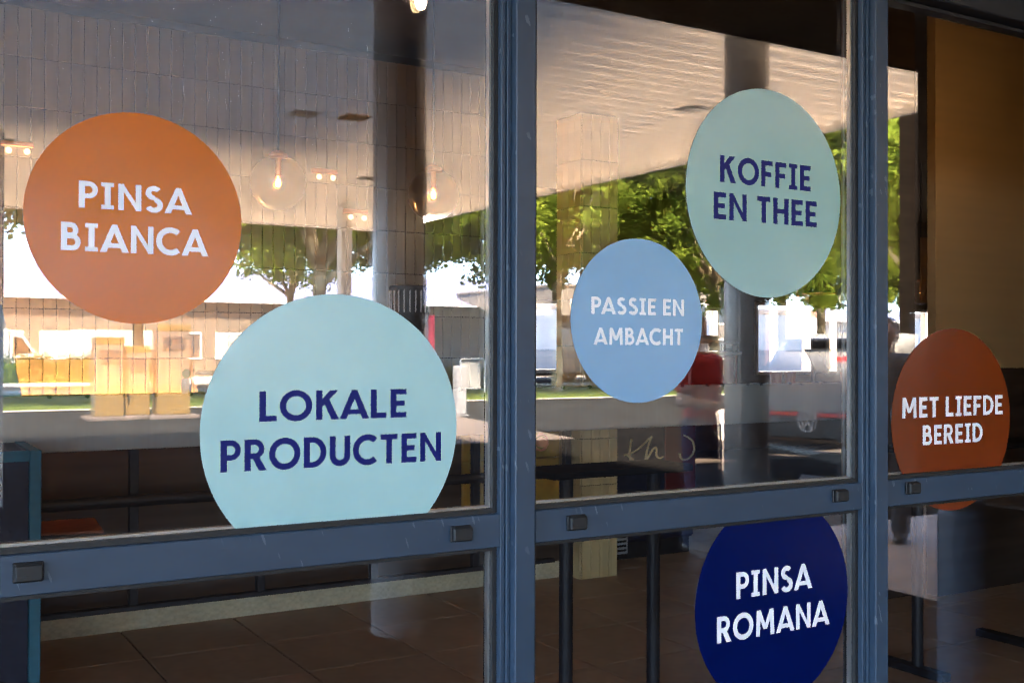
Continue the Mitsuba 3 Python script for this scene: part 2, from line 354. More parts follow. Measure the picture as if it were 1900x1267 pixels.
# ------------------------------------------------------------------ shop front
front = thing('glazed_entrance', 'blue grey framed glass entrance with a low transom bar', 'glass facade')
ZT0, ZT1 = 1.0104, 1.0930
FY = -0.030
mx = [1.4375 + PITCHX * k for k in range(-3, 5)]
for i, x in enumerate(mx):
    h = 0.0285
    post = cat(B(x - h, x + h, -0.060, -0.012, 0, 2.64, 0.0025), B(x - h + 0.003, x + h - 0.003, -0.012, 0.06, 0, 2.64))
    obj('mullion', post, 'frame_blue', front)
    # leaf stiles either side, a groove between stile and mullion
    obj('stile', cat(B(x - h - 0.0125, x - h - 0.0015, FY - 0.006, 0.05, 0.0, 2.64, 0.0015), B(x - h - 0.026, x - h - 0.0140, FY, 0.05, 0.0, 2.64, 0.0015)), 'frame_blue', front)
    obj('stile', cat(B(x + h + 0.0015, x + h + 0.0125, FY - 0.006, 0.05, 0.0, 2.64, 0.0015), B(x + h + 0.0140, x + h + 0.020, FY, 0.05, 0.0, 2.64, 0.0015)), 'frame_blue', front)
obj('header', B(mx[0] - .1, mx[-1] + .1, -0.070, 0.06, 2.641, 2.953, 0.004), 'frame_dark', front)
obj('sill', B(mx[0] - .1, mx[-1] + .1, -0.065, 0.06, 0.0, 0.055, 0.003), 'frame_dark', front)
def pane(name, x0, x1, z0, z1, y, glass='window_glass'):
    return obj(name, trimesh.Trimesh([[x0, y, z0], [x1, y, z0], [x1, y, z1], [x0, y, z1]], [[0, 1, 2], [0, 2, 3]], process=False), glass, front)
for a, b in zip(mx[:-1], mx[1:]):
    x0, x1 = a + 0.0285 + 0.0205, b - 0.0285 - 0.0265
    obj('transom', B(x0, x1, FY, 0.05, ZT0, ZT1, 0.002), 'frame_blue', front)
    for z0, z1 in ((0.056, ZT0), (ZT1, 2.64)):
        g = 0.012
        obj('gasket', cat(B(x0, x1, -0.012, 0.034, z0, z0 + g), B(x0, x1, -0.012, 0.034, z1 - g, z1), B(x0, x0 + g, -0.0118, 0.0338, z0 + g, z1 - g), B(x1 - g, x1, -0.0118, 0.0338, z0 + g, z1 - g)), 'rubber', front)
        obj('spacer', cat(B(x0 + g, x0 + g + .006, 0.003, 0.018, z0 + g, z1 - g), B(x1 - g - .006, x1 - g, 0.003, 0.018, z0 + g, z1 - g), B(x0 + g + .006, x1 - g - .006, 0.003, 0.018, z0 + g, z0 + g + .006)), 'spacer_metal', front)
        pane('glass_pane', x0 + 0.002, x1 - 0.002, z0 + 0.002, z1 - 0.002, 0.0)
        pane('glass_pane', x0 + 0.002, x1 - 0.002, z0 + 0.002, z1 - 0.002, 0.021, 'inner_glass')
for x0, x1, z0, z1 in ((0.264, 0.321, 1.038, 1.078), (1.239, 1.296, 1.034, 1.073), (1.580, 1.637, 1.034, 1.074), (2.553, 2.610, 1.041, 1.080), (2.884, 2.941, 1.044, 1.084)):
    k = obj('rubber_stop', cat(B(x0, x1, FY - 0.008, FY - 0.0005, z0, z1, 0.002), B(x0 + .002, x1 - .002, FY - 0.022, FY - 0.0082, z0 + .002, z1 - .002, 0.004), B(x0 + .006, x1 - .006, FY - 0.0235, FY - 0.0222, z0 + .012, z0 + .015), cyl([x0 + .010, FY - .0222, z1 - .010], [x0 + .010, FY - .0232, z1 - .010], .003, n=10), cyl([x1 - .010, FY - .0222, z1 - .010], [x1 - .010, FY - .0232, z1 - .010], .003, n=10)), 'rubber', front)
    labels[k] = {'label': 'small black rubber stop on the transom bar'}
# dust and dried drops on the outside of the first pane
sp = []
for _ in range(150):
    x, z = rng.normal(0.66, 0.20), rng.uniform(1.95, 2.42)
    r = rng.uniform(0.0003, 0.0009)
    if 0.3 < x < 1.3:
        d = trimesh.creation.icosphere(subdivisions=1, radius=r); d.apply_scale([1, 0.4, rng.uniform(1, 1.8)]); d.apply_translation([x, -0.0006, z]); sp.append(d)
for _ in range(9):
    x, z = rng.uniform(0.45, 1.2), rng.uniform(2.0, 2.3)
    sp.append(cyl([x, -0.0006, z], [x + rng.uniform(-.004, .004), -0.0006, z - rng.uniform(.008, .025)], 0.0003, n=5))
k = obj('dust', cat(*sp), 'paper_white', front); labels[k] = {'label': 'white dust specks on the upper left pane', 'kind': 'stuff'}

# ------------------------------------------------------------------ lettering: a geometric face drawn from strokes, capitals one unit tall
S = 0.205
def stroke(pts, w=S): return LineString(pts).buffer(w / 2, cap_style=2, join_style=2, mitre_limit=6)
def ringarc(cx, cy, r, a0, a1, w=S, sx=1.0):
    a = np.radians(np.linspace(a0, a1, 60))
    return LineString(np.stack([cx + sx * r * np.cos(a), cy + r * np.sin(a)], 1)).buffer(w / 2, cap_style=2, join_style=1)
def clip01(g): return g.intersection(sbox(-1, 0, 3, 1))
def glyph(c):
    h = S / 2
    if c == 'I': return unary_union([sbox(0.115, 0, 0.115 + S, 1), sbox(0, 0, 0.43, 0.155), sbox(0, 0.845, 0.43, 1)]), 0.43
    if c == 'L': return unary_union([sbox(0, 0, S, 1), sbox(0, 0, 0.54, S * .92)]), 0.54
    if c == 'E': return unary_union([sbox(0, 0, S, 1), sbox(0, 0, 0.56, .185), sbox(0, .815, 0.56, 1), sbox(0, .41, 0.50, .59)]), 0.56
    if c == 'F': return unary_union([sbox(0, 0, S, 1), sbox(0, .815, 0.56, 1), sbox(0, .39, 0.50, .57)]), 0.56
    if c == 'T': return unary_union([sbox(.31 - h, 0, .31 + h, 1), sbox(0, .815, 0.62, 1)]), 0.62
    if c == 'H': return unary_union([sbox(0, 0, S, 1), sbox(.74 - S, 0, .74, 1), sbox(0, .41, .74, .59)]), 0.74
    if c == 'N': return unary_union([sbox(0, 0, S * .95, 1), sbox(.80 - S * .95, 0, .80, 1), Polygon([(0, 1), (.17, 1), (.80, 0), (.63, 0)])]), 0.80
    if c == 'M': return unary_union([Polygon([(0.02, 0), (.02 + S * .95, 0), (.06 + S, 1), (0.06, 1)]), Polygon([(.98, 0), (.98 - S * .95, 0), (.94 - S, 1), (.94, 1)]), Polygon([(.06, 1), (.26, 1), (.59, .25), (.41, .25)]), Polygon([(.94, 1), (.74, 1), (.41, .25), (.59, .25)])]), 1.0
    if c == 'A':
        out = Polygon([(0, 0), (.225, 0), (.5, .70), (.775, 0), (1.0, 0), (.59, 1), (.41, 1)])
        return unary_union([out, sbox(.22, .16, .78, .325).intersection(Polygon([(0, 0), (1, 0), (.59, 1), (.41, 1)]))]), 1.0
    if c == 'K': return unary_union([sbox(0, 0, S, 1), Polygon([(S * .8, .40), (S * .8, .66), (.46, 1), (.73, 1)]), Polygon([(.26, .57), (.42, .72), (.76, 0), (.51, 0)])]), 0.76
    if c == 'O': return Point(.5, .5).buffer(.52, 48).difference(Point(.5, .5).buffer(.52 - S * .98, 48)), 1.02
    if c == 'C':
        g = ringarc(.5, .5, .52 - S * .49, 48, 312)
        return g, 0.86
    if c == 'U': return unary_union([sbox(0, .36, S, 1), sbox(.72 - S, .36, .72, 1), ringarc(.36, .36, .36 - h, 180, 360)]), 0.72
    if c == 'D':
        o = unary_union([sbox(0, 0, .28, 1), affinity.scale(Point(.28, .5).buffer(.5, 48), .98, 1).intersection(sbox(.28, 0, 2, 1))])
        i = unary_union([sbox(S, S * .88, .28, 1 - S * .88), affinity.scale(Point(.28, .5).buffer(.5 - S * .88, 48), .92, 1).intersection(sbox(.28, 0, 2, 1))])
        return o.difference(i), 0.77
    def bowl(y0, y1, w):
        r = (y1 - y0) / 2; t = S * .86
        o = unary_union([sbox(0, y0, w - r, y1), Point(w - r, y0 + r).buffer(r, 32)])
        i = unary_union([sbox(S, y0 + t, w - r, y1 - t), Point(w - r, y0 + r).buffer(r - t, 32)])
        return o.difference(i)
    if c == 'P': return unary_union([sbox(0, 0, S, 1), bowl(.36, 1, .64)]), 0.64
    if c == 'R': return unary_union([sbox(0, 0, S, 1), bowl(.38, 1, .64), Polygon([(.24, .45), (.47, .45), (.72, 0), (.47, 0)])]), 0.70
    if c == 'B': return unary_union([sbox(0, 0, S, 1), bowl(.46, 1, .58), bowl(0, .60, .66)]), 0.66
    if c == 'S':
        w = S * .95
        top = ringarc(.33, .735, .265 - w / 2 + .01, 35, 262, w, 1.12)
        bot = ringarc(.33, .275, .285 - w / 2 + .01, 205, 440, w, 1.14)
        return unary_union([top, bot, Polygon([(.16, .62), (.30, .66), (.55, .44), (.40, .38)])]).intersection(sbox(-.2, -.02, 1, 1.02)), 0.66
    return None, 0.30
GAP = {('A', 'L'): .06, ('L', 'A'): .02, ('K', 'A'): .02, ('O', 'K'): .13, ('S', 'A'): .05, ('P', 'A'): .0}
def line_mesh(text, x0, x1, z0, h, y):
    at, parts, prev = 0.0, [], None
    for c in text:
        g, w = glyph(c)
        if g is None: at += 0.50; prev = None; continue
        if prev:
            gap = 0.15
            if 'A' in (prev, c): gap = 0.075
            if prev in 'OCDSP' or c in 'OCS': gap -= 0.03
            gap = GAP.get((prev, c), gap)
            at += gap
        parts.append(affinity.translate(g, at, 0)); at += w; prev = c
    sx = (x1 - x0) / at
    return [upright(flat(affinity.affine_transform(g, [sx, 0, 0, h, x0, z0]), 0.0006), y) for g in parts]

def sticker(label, mat_name, ink, cx, cz, r, lines, cuts=None, group=None):
    key = thing('round_sticker', label, 'sticker')
    disc = Point(cx, cz).buffer(r, 96)
    pieces = [disc] if cuts is None else [disc.intersection(sbox(-9, a, 9, b)) for a, b in cuts]
    for p in pieces:
        obj('vinyl_disc', upright(flat(p, 0.0010), -0.0012), mat_name, key)
    for text, x0, x1, z0, h in lines:
        for m in line_mesh(text, x0, x1, z0, h, -0.0024): obj('letter', m, ink, key)
    return key
GZ = ZT1 + 0.0125
sticker('orange round sticker with white letters PINSA BIANCA', 'vinyl_orange', 'ink_white', 0.506, 1.779, 0.2234, [('PINSA', .388, .620, 1.794, .0555), ('BIANCA', .354, .656, 1.7045, .058)])
sticker('big pale teal sticker with navy letters LOKALE PRODUCTEN, flat at its foot', 'vinyl_teal', 'ink_navy', 0.956, 1.3147, 0.3163, [('LOKALE', .772, 1.135, 1.340, .068), ('PRODUCTEN', .685, 1.229, 1.231, .070)], [(GZ, 3)])
sticker('mint green round sticker with navy letters KOFFIE EN THEE', 'vinyl_mint', 'ink_navy', 2.312, 1.969, 0.309, [('KOFFIE', 2.129, 2.492, 1.989, .077), ('EN THEE', 2.105, 2.518, 1.881, .078)])
sticker('light blue round sticker with white letters PASSIE EN AMBACHT', 'vinyl_blue', 'ink_white', 1.837, 1.584, 0.225, [('PASSIE EN', 1.678, 1.996, 1.600, .046), ('AMBACHT', 1.685, 1.992, 1.5175, .046)])
sticker('rust orange sticker with white letters MET LIEFDE BEREID, crossed by the transom', 'vinyl_rust', 'ink_white', 3.160, 1.2746, 0.3048, [('MET LIEFDE', 2.904, 3.423, 1.285, .067), ('BEREID', 3.006, 3.314, 1.194, .065)], [(GZ, 3), (0, ZT0 - 0.0125)])
sticker('dark navy sticker with white letters PINSA ROMANA, below the transom', 'vinyl_navy', 'ink_white', 2.346, 0.760, 0.308, [('PINSA', 2.192, 2.500, .782, .077), ('ROMANA', 2.119, 2.574, .663, .076)], [(0, ZT0 - 0.0125)])

# ------------------------------------------------------------------ canopy outside
can = thing('canopy', 'wide white ceiled canopy over the forecourt', 'canopy')
CX1, CY0, CY1, CZ = 7.70, -14.9, -1.42, 3.60
obj('purlin', B(-7.0, CX1, -1.44, -1.40, CZ + 0.05, CZ + 0.4), 'white_paint', can)
obj('fascia', B(CX1 + 0.002, CX1 + 0.05, CY0 - 0.05, -0.1, CZ - 0.06, CZ + 0.62), 'white_paint', can)
obj('fascia', B(-7.0, CX1, CY0 - 0.05, CY0 - 0.002, CZ - 0.06, CZ + 0.62), 'white_paint', can)
_t = np.linspace(0, 1, 15)
py_, pz_ = 0.2 * _t, 0.030 + 0.030 * np.cos(2 * np.pi * _t)
pv = np.vstack([np.stack([np.full(15, x), py_, pz_], 1) for x in (-7.0, CX1)])
pf = [[i, i + 1, i + 16] for i in range(14)] + [[i, i + 16, i + 15] for i in range(14)]
pm = trimesh.Trimesh(pv, pf, process=False)
plank = ply(pm, 'canopy_white', smooth=True)
n_pl = int((CY1 - CY0) / 0.2)
for i in range(n_pl):
    k = numbered(f'{can}__ceiling_plank'); scene[k] = {**plank, 'to_world': T().translate([0, CY0 + 0.02 + i * 0.2, CZ])}
for x, y in ((3.37, -6.84), (3.81, -6.76), (6.16, -4.88), (1.2, -9.6), (5.3, -9.9), (3.3, -12.4)):
    f = obj('ceiling_fitting', cat(B(x - .12, x + .12, y - .12, y + .12, CZ - 0.014, CZ - 0.001, 0.003), B(x - .07, x + .07, y - .07, y + .07, CZ - 0.022, CZ - 0.0145)), 'wood_light' if x == 3.81 else 'galvanised', can)
f = obj('edge_lamp', B(7.30, 7.62, -13.2, -12.9, CZ - 0.10, CZ - 0.002, 0.03), 'opal', can, emit=lamp(1.2, 1.15, 1.1))
for x, y in ((2.49, -2.95), (4.98, -2.95), (0.0, -2.95)):
    r = 0.145
    obj('column', cyl([x, y, 0], [x, y, CZ + 0.03], r, n=40), 'steel_grey', can, smooth=40)
obj('column', B(5.70, 5.86, -11.9, -11.74, 0, CZ + 0.02, 0.01), 'white_paint', can)
obj('column', B(1.06, 1.18, -9.1, -8.98, 0, CZ + 0.02, 0.01), 'white_paint', can)

# the brown wing at the right, a low bin and a planter beside the entrance
wing = thing('wing_building', 'dark brown side wing of the shop standing out beside the forecourt', 'building')
obj('wall', B(13.0, 18.0, -8.0, -0.1, 0, 6.6), 'wing_brown', wing)
obj('corner_pier', B(12.72, 13.02, -8.15, -7.8, 0, 6.5, 0.01), 'dark_soffit', wing)
hs = thing('hanging_screen', 'dark brown screen hung under the soffit edge at the right', 'screen')
obj('board', B(4.80, 12.9, -1.46, -1.42, 0.76, 3.50), 'wing_brown', hs)
obj('edge_bar', B(4.80, 12.9, -1.47, -1.41, 0.722, 0.758, .003), 'black_steel', hs)
lb = thing('litter_bin', 'slim grey blue litter bin on the paving at the right', 'litter bin')
obj('body', lathe([(0.0, 0.03), (0.085, 0.03), (0.092, 0.05), (0.092, 0.84), (0.086, 0.86), (0.0, 0.862)], (3.87, -0.5, 0), 36), 'frame_blue', lb, smooth=30)
obj('foot', cyl([3.87, -0.5, 0.0], [3.87, -0.5, 0.029], 0.075, n=28), 'black_steel', lb)
obj('ring', lathe([(.088, .865), (.094, .865), (.094, .90), (.088, .90), (.088, .865)], (3.87, -.5, 0), 36), 'black_steel', lb, smooth=30)
pl = thing('planter', 'low dark planter box standing beside the slim bin', 'planter')
obj('box', B(4.02, 4.75, -0.60, -0.16, 0.0, 0.86, 0.01), 'dark_soffit', pl)
obj('soil', B(4.04, 4.73, -0.58, -0.18, 0.862, 0.875), 'counter_brown', pl)

# ------------------------------------------------------------------ inside: tiled wall
tw = thing('tiled_wall', 'wall of tall narrow white tiles behind the counter', 'wall')
TY = 4.70
obj('backing', B(-3.0, 4.16, TY + 0.011, TY + 0.25, 0, 3.60), 'grout', tw)
obj('backing', B(4.16, 4.36, TY + 0.1, 10.2, 0, 3.60), 'interior_wall', tw)
tile = ply(B(0.0022, 0.0728, 0.0, 0.0105, 0.0022, 0.2978, 0.0016), 'tile_white')
cells = []
for i in range(-50, 55):
    for j in range(0, 12):
        x, z = 0.802 + 0.075 * i, -0.053 + 0.30 * j
        if x < -3 or x > 4.09 or z < 0 or z > 3.4: continue
        vis = (0.75 < x) and z > 0.9
        cells.append((not vis, math.hypot(x - 0.8, (z - 1.6)), x, z))
cells.sort()
rest = []
for n, (hid, d, x, z) in enumerate(cells):
    y = TY + rng.uniform(-0.0006, 0.0006)
    if n < 300:
        k = numbered(f'{tw}__tile'); scene[k] = {**tile, 'to_world': T().translate([x, y, z])}
    else:
        rest.append(B(x + .0022, x + .0728, y, y + .0105, z + .0022, z + .2978))
k = obj('further_tiles', cat(*rest), 'tile_white', tw); labels[k] = {'label': 'the remaining white tiles of the wall', 'kind': 'stuff'}

col = thing('tiled_pillar', 'square cream tiled pillar standing on the stone floor', 'pillar')
obj('core', B(4.062, 4.338, 3.512, 3.80, 0, 3.065), 'grout', col)
for j in range(10):
    z = 0.012 + 0.305 * j
    for i in range(4):
        x = 4.058 + i * 0.0715
        obj('tile', B(x + .0020, x + .0695, 3.50, 3.5115, z, z + 0.301, 0.0015), 'tile_cream', col)
    for i in range(4):
        y = 3.513 + i * 0.0715
        obj('tile', B(4.0500, 4.0615, y, y + .0700, z, z + 0.302, 0.0015), 'tile_cream', col)

# long counter in front of it
cn = thing('long_counter', 'long black steel counter with a pale grey front panel', 'counter')
CYF = 3.32
obj('front_panel', B(-0.8, 7.6, CYF, CYF + 0.02, 1.00, 1.275, 0.003), 'apron_grey', cn)
obj('top', B(-0.8, 7.6, CYF + 0.022, CYF + 0.50, 1.235, 1.262, 0.004), 'counter_brown', cn)
for i in range(40):
    x = -0.2 + i * 0.19 + rng.uniform(-.05, .05)
    obj('bolt', cat(cyl([x, CYF - 0.012, 1.272], [x, CYF + 0.010, 1.272], 0.010, n=10)), 'black_plastic', cn)
px0 = 1.205
for i in range(-2, 9):
    x = px0 + 0.662 * i
    if 3.9 < x: break
    obj('post', B(x - .022, x + .022, CYF + 0.03, CYF + 0.075, 0.206, 1.0, 0.002), 'black_steel', cn)
obj('hand_rail', cyl([-0.8, CYF - 0.05, 0.748], [3.62, CYF - 0.05, 0.748], 0.030, n=20), 'black_steel', cn, smooth=40)
obj('lower_rail', B(-0.8, 3.75, CYF + 0.028, CYF + 0.078, 0.180, 0.205, 0.002), 'black_steel', cn)
bb = thing('back_bench', 'dark brown bench front with a pale stone plinth and mustard drawer', 'cabinet')
obj('plinth', B(-2.5, 3.99, 3.65, 3.70, 0.0, 0.115), 'plinth_stone', bb)
obj('dark_panel', B(-2.5, 3.25, 3.66, 4.2, 0.117, 1.05), 'counter_brown', bb)
obj('dark_panel', B(3.252, 3.99, 3.66, 4.2, 0.117, 0.47), 'counter_brown', bb)
obj('drawer_front', B(3.255, 3.985, 3.655, 4.2, 0.475, 0.80, 0.006), 'mustard', bb)
obj('drawer_front', B(3.255, 3.985, 3.655, 4.2, 0.806, 1.05, 0.006), 'mustard', bb)
tor = trimesh.creation.torus(0.052, 0.008, major_sections=32, minor_sections=10); tor.apply_transform(trimesh.transformations.rotation_matrix(np.pi / 2, [1, 0, 0])); tor.apply_translation([3.83, 3.645, 0.905])
obj('ring_handle', cat(tor, cyl([3.83, 3.655, 0.905], [3.83, 3.62, 0.905], 0.032, n=24)), 'copper', bb, smooth=30)

# chest freezer beyond the pillar
fz = thing('ice_freezer', 'navy ice cream freezer with pale script and letters OLA', 'freezer')
obj('body', B(4.50, 5.35, 3.90, 4.55, 0.13, 0.98, 0.02), 'navy_panel', fz)
obj('foot_grille', B(4.50, 4.72, 3.885, 3.898, 0.06, 0.22, 0.003), 'galvanised', fz)
for i in range(4):
    obj('grille_slat', B(4.52, 4.70, 3.876, 3.884, 0.08 + i * 0.032, 0.094 + i * 0.032), 'black_plastic', fz)
obj('base', B(4.53, 5.32, 3.93, 4.5, 0.0, 0.128), 'black_plastic', fz)
obj('red_side', B(5.06, 5.345, 3.886, 3.898, 0.45, 0.97, 0.003), 'machine_red', fz)
def script_stroke(pts, w): return LineString(pts).buffer(w, cap_style=1)
def bez(ps, n=24):
    ps = np.array(ps, float); t = np.linspace(0, 1, n)[:, None]
    while len(ps) > 1: 
        ps = [a * (1 - t) + b * t for a, b in zip(ps[:-1], ps[1:])] if not isinstance(ps, list) else [a * (1 - t) + b * t for a, b in zip(ps[:-1], ps[1:])]
    return ps[0]
def pen(pts, w=.0095):
    pts = np.array(pts, float)
    for _ in range(4):
        q = np.empty((2 * len(pts) - 2, 2)); q[0::2] = .75 * pts[:-1] + .25 * pts[1:]; q[1::2] = .25 * pts[:-1] + .75 * pts[1:]
        pts = np.vstack([pts[:1], q, pts[-1:]])
    return LineString(pts).buffer(w, cap_style=1)
sc = [pen([(.06, .34), (.04, .20), (.06, .02), (.11, -.02), (.10, .06), (.03, .17), (-.01, .16), (.10, .20), (.21, .34)]),
      pen([(.23, .36), (.19, .20), (.175, .03), (.19, .10), (.26, .25), (.28, .22), (.27, .14), (.30, .10), (.33, .12)]),
      pen([(.52, .36), (.60, .30), (.62, .16), (.55, .06), (.49, .08), (.48, .14)]),
      pen([(-.05, -.02), (-.02, .08)])]
for g in sc:
    k = obj('script', upright(flat(affinity.affine_transform(g, [1.05, 0, 0, 0.62, 4.68, 0.66]), 0.001), 3.8755), 'chalk_yellow', fz)
    labels[k] = {'label': 'pale handwritten script on the freezer front'}
tx = []
for c, o in (('O', 0), ('L', 1.2), ('A', 1.85)): tx.append(affinity.translate(glyph(c)[0], o, 0))
for g in tx: obj('letter', upright(flat(affinity.affine_transform(g, [.036, 0, 0, .038, 5.03, 0.235]), 0.001), 3.8985), 'galvanised', fz)
hs = script_stroke(bez([(-.05, .06), (-.05, -.03), (.0, -.05), (.05, -.03), (.05, .06)]), .008)
obj('heart_mark', upright(flat(affinity.translate(hs, 5.10, 0.36), 0.001), 3.8985), 'flag_red', fz)

# bar tables close to the glass
def bar_table(x0, x1, label):
    t = thing('bar_table', label, 'table', 'dark bar tables behind the glass')
    obj('top', B(x0, x1, 0.90, 1.14, 1.035, 1.062, 0.004), 'table_black', t)
    for x in (x0 + 0.12, x1 - 0.12):
        l = obj('leg', cyl([x, 1.0, 0.05], [x, 1.0, 1.034], 0.026, n=24), 'black_steel', t, smooth=40)
        obj('foot', B(x - 0.03, x + 0.03, 0.84, 1.30, 0.012, 0.049, 0.004), 'black_steel', t)
    return t
bar_table(2.147, 2.797, 'dark bar table on two black tube legs behind the middle pane')
bar_table(4.105, 5.2, 'dark bar table behind the right pane, beside the brown panel')

# brown partition at the right with its dark foot, and a narrow dark pillar left of it
pt = thing('partition', 'tall brown wooden partition panel behind the right pane', 'partition')
obj('panel', B(5.66, 9.6, 2.02, 2.08, 1.40, 3.73), 'brown_panel', pt)
obj('base_panel', B(5.66, 9.6, 2.00, 2.09, 0.012, 1.398), 'counter_brown', pt)
dp = obj('dark_pillar', B(5.30, 5.58, 2.10, 2.45, 0.012, 3.73, 0.01), 'counter_brown')
tag(dp, 'narrow dark brown pillar left of the brown partition', 'pillar')
digit = unary_union([ringarc(.3, .72, .2, -40, 170, .14), Polygon([(.40, .60), (.53, .62), (.2, .12), (.02, .12)]), sbox(.0, 0, .56, .14)])
nm = obj('number_sign', cat(B(8.35, 8.47, 4.28, 4.29, 1.95, 2.55), upright(flat(affinity.affine_transform(digit, [.13, 0, 0, .16, 8.37, 2.02]), .003), 4.279)), 'brown_panel')
tag(nm, 'small brown hanging number sign between pillar and partition', 'sign')
obj('digit', upright(flat(affinity.affine_transform(digit, [.13, 0, 0, .16, 8.37, 2.02]), .003), 4.2755), 'wood_light', nm)

# ------------------------------------------------------------------ teal cabinet at the left, blue hood, terracotta stool
tc = thing('teal_cabinet', 'dark navy cabinet with a teal edge frame at the left', 'cabinet')
obj('side_panel', B(-0.9, 0.620, 2.62, 3.15, 0.0, 1.07), 'navy_panel', tc)
obj('edge_frame', cat(B(0.622, 0.668, 2.60, 3.15, 0.012, 1.075, 0.003), B(-0.9, 0.621, 2.60, 2.618, 1.03, 1.075)), 'teal_paint', tc)
hp = Polygon([(-0.6, 1.264), (0.697, 1.264), (0.60, 1.72), (-0.6, 1.72)])
hd = obj('blue_hood', upright(flat(hp, 0.30), 3.80), 'sky_blue_paint')
tag(hd, 'light blue display hood with a slanted side on the counter', 'hood')
TRAY_PTS = ((0.70, 3.257), (1.027, 3.19), (1.062, 3.64), (0.70, 3.64))
tr = obj('terracotta_tray', trimesh.convex.convex_hull(np.array([[x, y, z] for z in (0.612, 0.624) for x, y in TRAY_PTS])), 'terracotta')
tag(tr, 'flat terracotta tray under the hand rail beside the teal cabinet', 'tray')

# ------------------------------------------------------------------ small things on the counter (top at 1.262)
CT = 1.2625
cg = thing('coffee_grinder', 'black coffee grinder with a ribbed hopper on the counter', 'grinder')
gx, gy = 2.86, 3.60
obj('hopper', lathe([(0.0, 1.62), (0.085, 1.62), (0.118, 1.72), (0.120, 1.86), (0.124, 1.875), (0.120, 1.89), (0.0, 1.892)], (gx, gy, 0), 36), 'black_plastic', cg, smooth=30)
obj('body', lathe([(0.0, CT), (0.11, CT), (0.11, CT + 0.02), (0.085, CT + 0.05), (0.085, 1.615), (0, 1.615)], (gx, gy, 0), 36), 'navy_panel', cg, smooth=30)
for i in range(22):
    a = i * 2 * np.pi / 22
    obj('rib', cyl([gx + .121 * math.cos(a), gy + .121 * math.sin(a), 1.73], [gx + .123 * math.cos(a), gy + .123 * math.sin(a), 1.86], 0.004, n=6), 'galvanised', cg)
ca = thing('cactus', 'small round green cactus in a white glazed pot', 'plant')
kx, ky = 1.52, 3.58
ang = np.linspace(0, 2 * np.pi, 48, endpoint=False)
rows = []
for t in np.linspace(0.05, 0.98, 16):
    r = 0.020 * math.sin(math.pi * t) ** 0.6
    rows.append(np.stack([kx + r * (1 + 0.12 * np.cos(12 * ang)) * np.cos(ang), ky + r * (1 + 0.12 * np.cos(12 * ang)) * np.sin(ang), np.full(48, 1.345 + 0.055 * t)], 1))
vv = np.vstack(rows); ff = []
for i in range(15):
    for k2 in range(48):
        q = (k2 + 1) % 48; ff += [[i * 48 + k2, i * 48 + q, (i + 1) * 48 + q], [i * 48 + k2, (i + 1) * 48 + q, (i + 1) * 48 + k2]]
obj('stem', trimesh.Trimesh(vv, ff, process=False), 'cactus_green', ca, smooth=40)
obj('pot', lathe([(0, CT), (0.022, CT), (0.028, CT + 0.05), (0.024, CT + 0.085), (0.020, CT + 0.083), (0, CT + 0.08)], (kx, ky, 0)), 'vase_glaze', ca, smooth=40)
cup = thing('paper_cup', 'peach paper cup with a black lid beside the cactus', 'cup')
obj('wall', lathe([(0, CT), (0.042, CT), (0.056, CT + .105), (0, CT + .105)], (1.635, 3.6, 0)), 'wood_light', cup, smooth=40)
obj('lid', lathe([(0, CT + .1052), (0.060, CT + .1052), (0.060, CT + .115), (0.054, CT + .125), (0, CT + .126)], (1.635, 3.6, 0)), 'black_plastic', cup, smooth=30)
em = thing('espresso_machine', 'red espresso machine with a chrome top on the counter', 'espresso machine')
obj('body', B(4.86, 5.28, 3.38, 3.78, CT, 1.475, 0.015), 'machine_red', em)
obj('side_trim', B(5.282, 5.292, 3.38, 3.78, CT, 1.48), 'copper', em)
obj('top_tray', B(4.84, 5.32, 3.36, 3.80, 1.477, 1.50, 0.006), 'chrome', em)
obj('cup_rail', cat(cyl([4.86, 3.38, 1.56], [5.30, 3.38, 1.56], 0.006, n=8), *[cyl([x, 3.38, 1.50], [x, 3.38, 1.56], 0.005, n=8) for x in (4.88, 5.02, 5.16, 5.29)]), 'chrome', em)
obj('boiler', cyl([4.9, 3.58, 1.56], [5.30, 3.58, 1.56], 0.055, n=24), 'chrome', em, smooth=40)
obj('knob', cyl([5.33, 3.5, 1.53], [5.27, 3.5, 1.53], 0.03, n=18), 'black_plastic', em)
for x in (4.92, 5.06):
    tag(obj('stacked_cup', lathe([(0, 1.501), (.03, 1.501), (.036, 1.55), (.034, 1.55), (0.028, 1.506)], (x, 3.46, 0), 20), 'paper_white', smooth=40), 'white cup on the espresso machine top, ' + ('left one' if x < 5 else 'right one'), 'cup', 'cups on the espresso machine')
tb = thing('till_tablet', 'tilted till tablet on a black stand on the counter', 'tablet')
sl = B(-0.16, 0.16, -0.006, 0.006, -0.10, 0.10, 0.004); R = trimesh.transformations.rotation_matrix
sl.apply_transform(R(math.radians(-28), [1, 0, 0])); sl.apply_transform(R(math.radians(28), [0, 0, 1])); sl.apply_translation([6.28, 3.58, 1.43])
obj('case', sl, 'black_plastic', tb)
sc2 = B(-0.148, 0.148, -0.0075, -0.0062, -0.088, 0.088); sc2.apply_transform(R(math.radians(-28), [1, 0, 0])); sc2.apply_transform(R(math.radians(28), [0, 0, 1])); sc2.apply_translation([6.28, 3.58, 1.43])
obj('screen', sc2, 'car_glass', tb)
obj('stand', cat(cyl([6.28, 3.62, CT], [6.28, 3.60, 1.42], 0.018, n=12), cyl([6.28, 3.62, CT], [6.28, 3.62, CT + .012], 0.07, n=24)), 'black_plastic', tb)
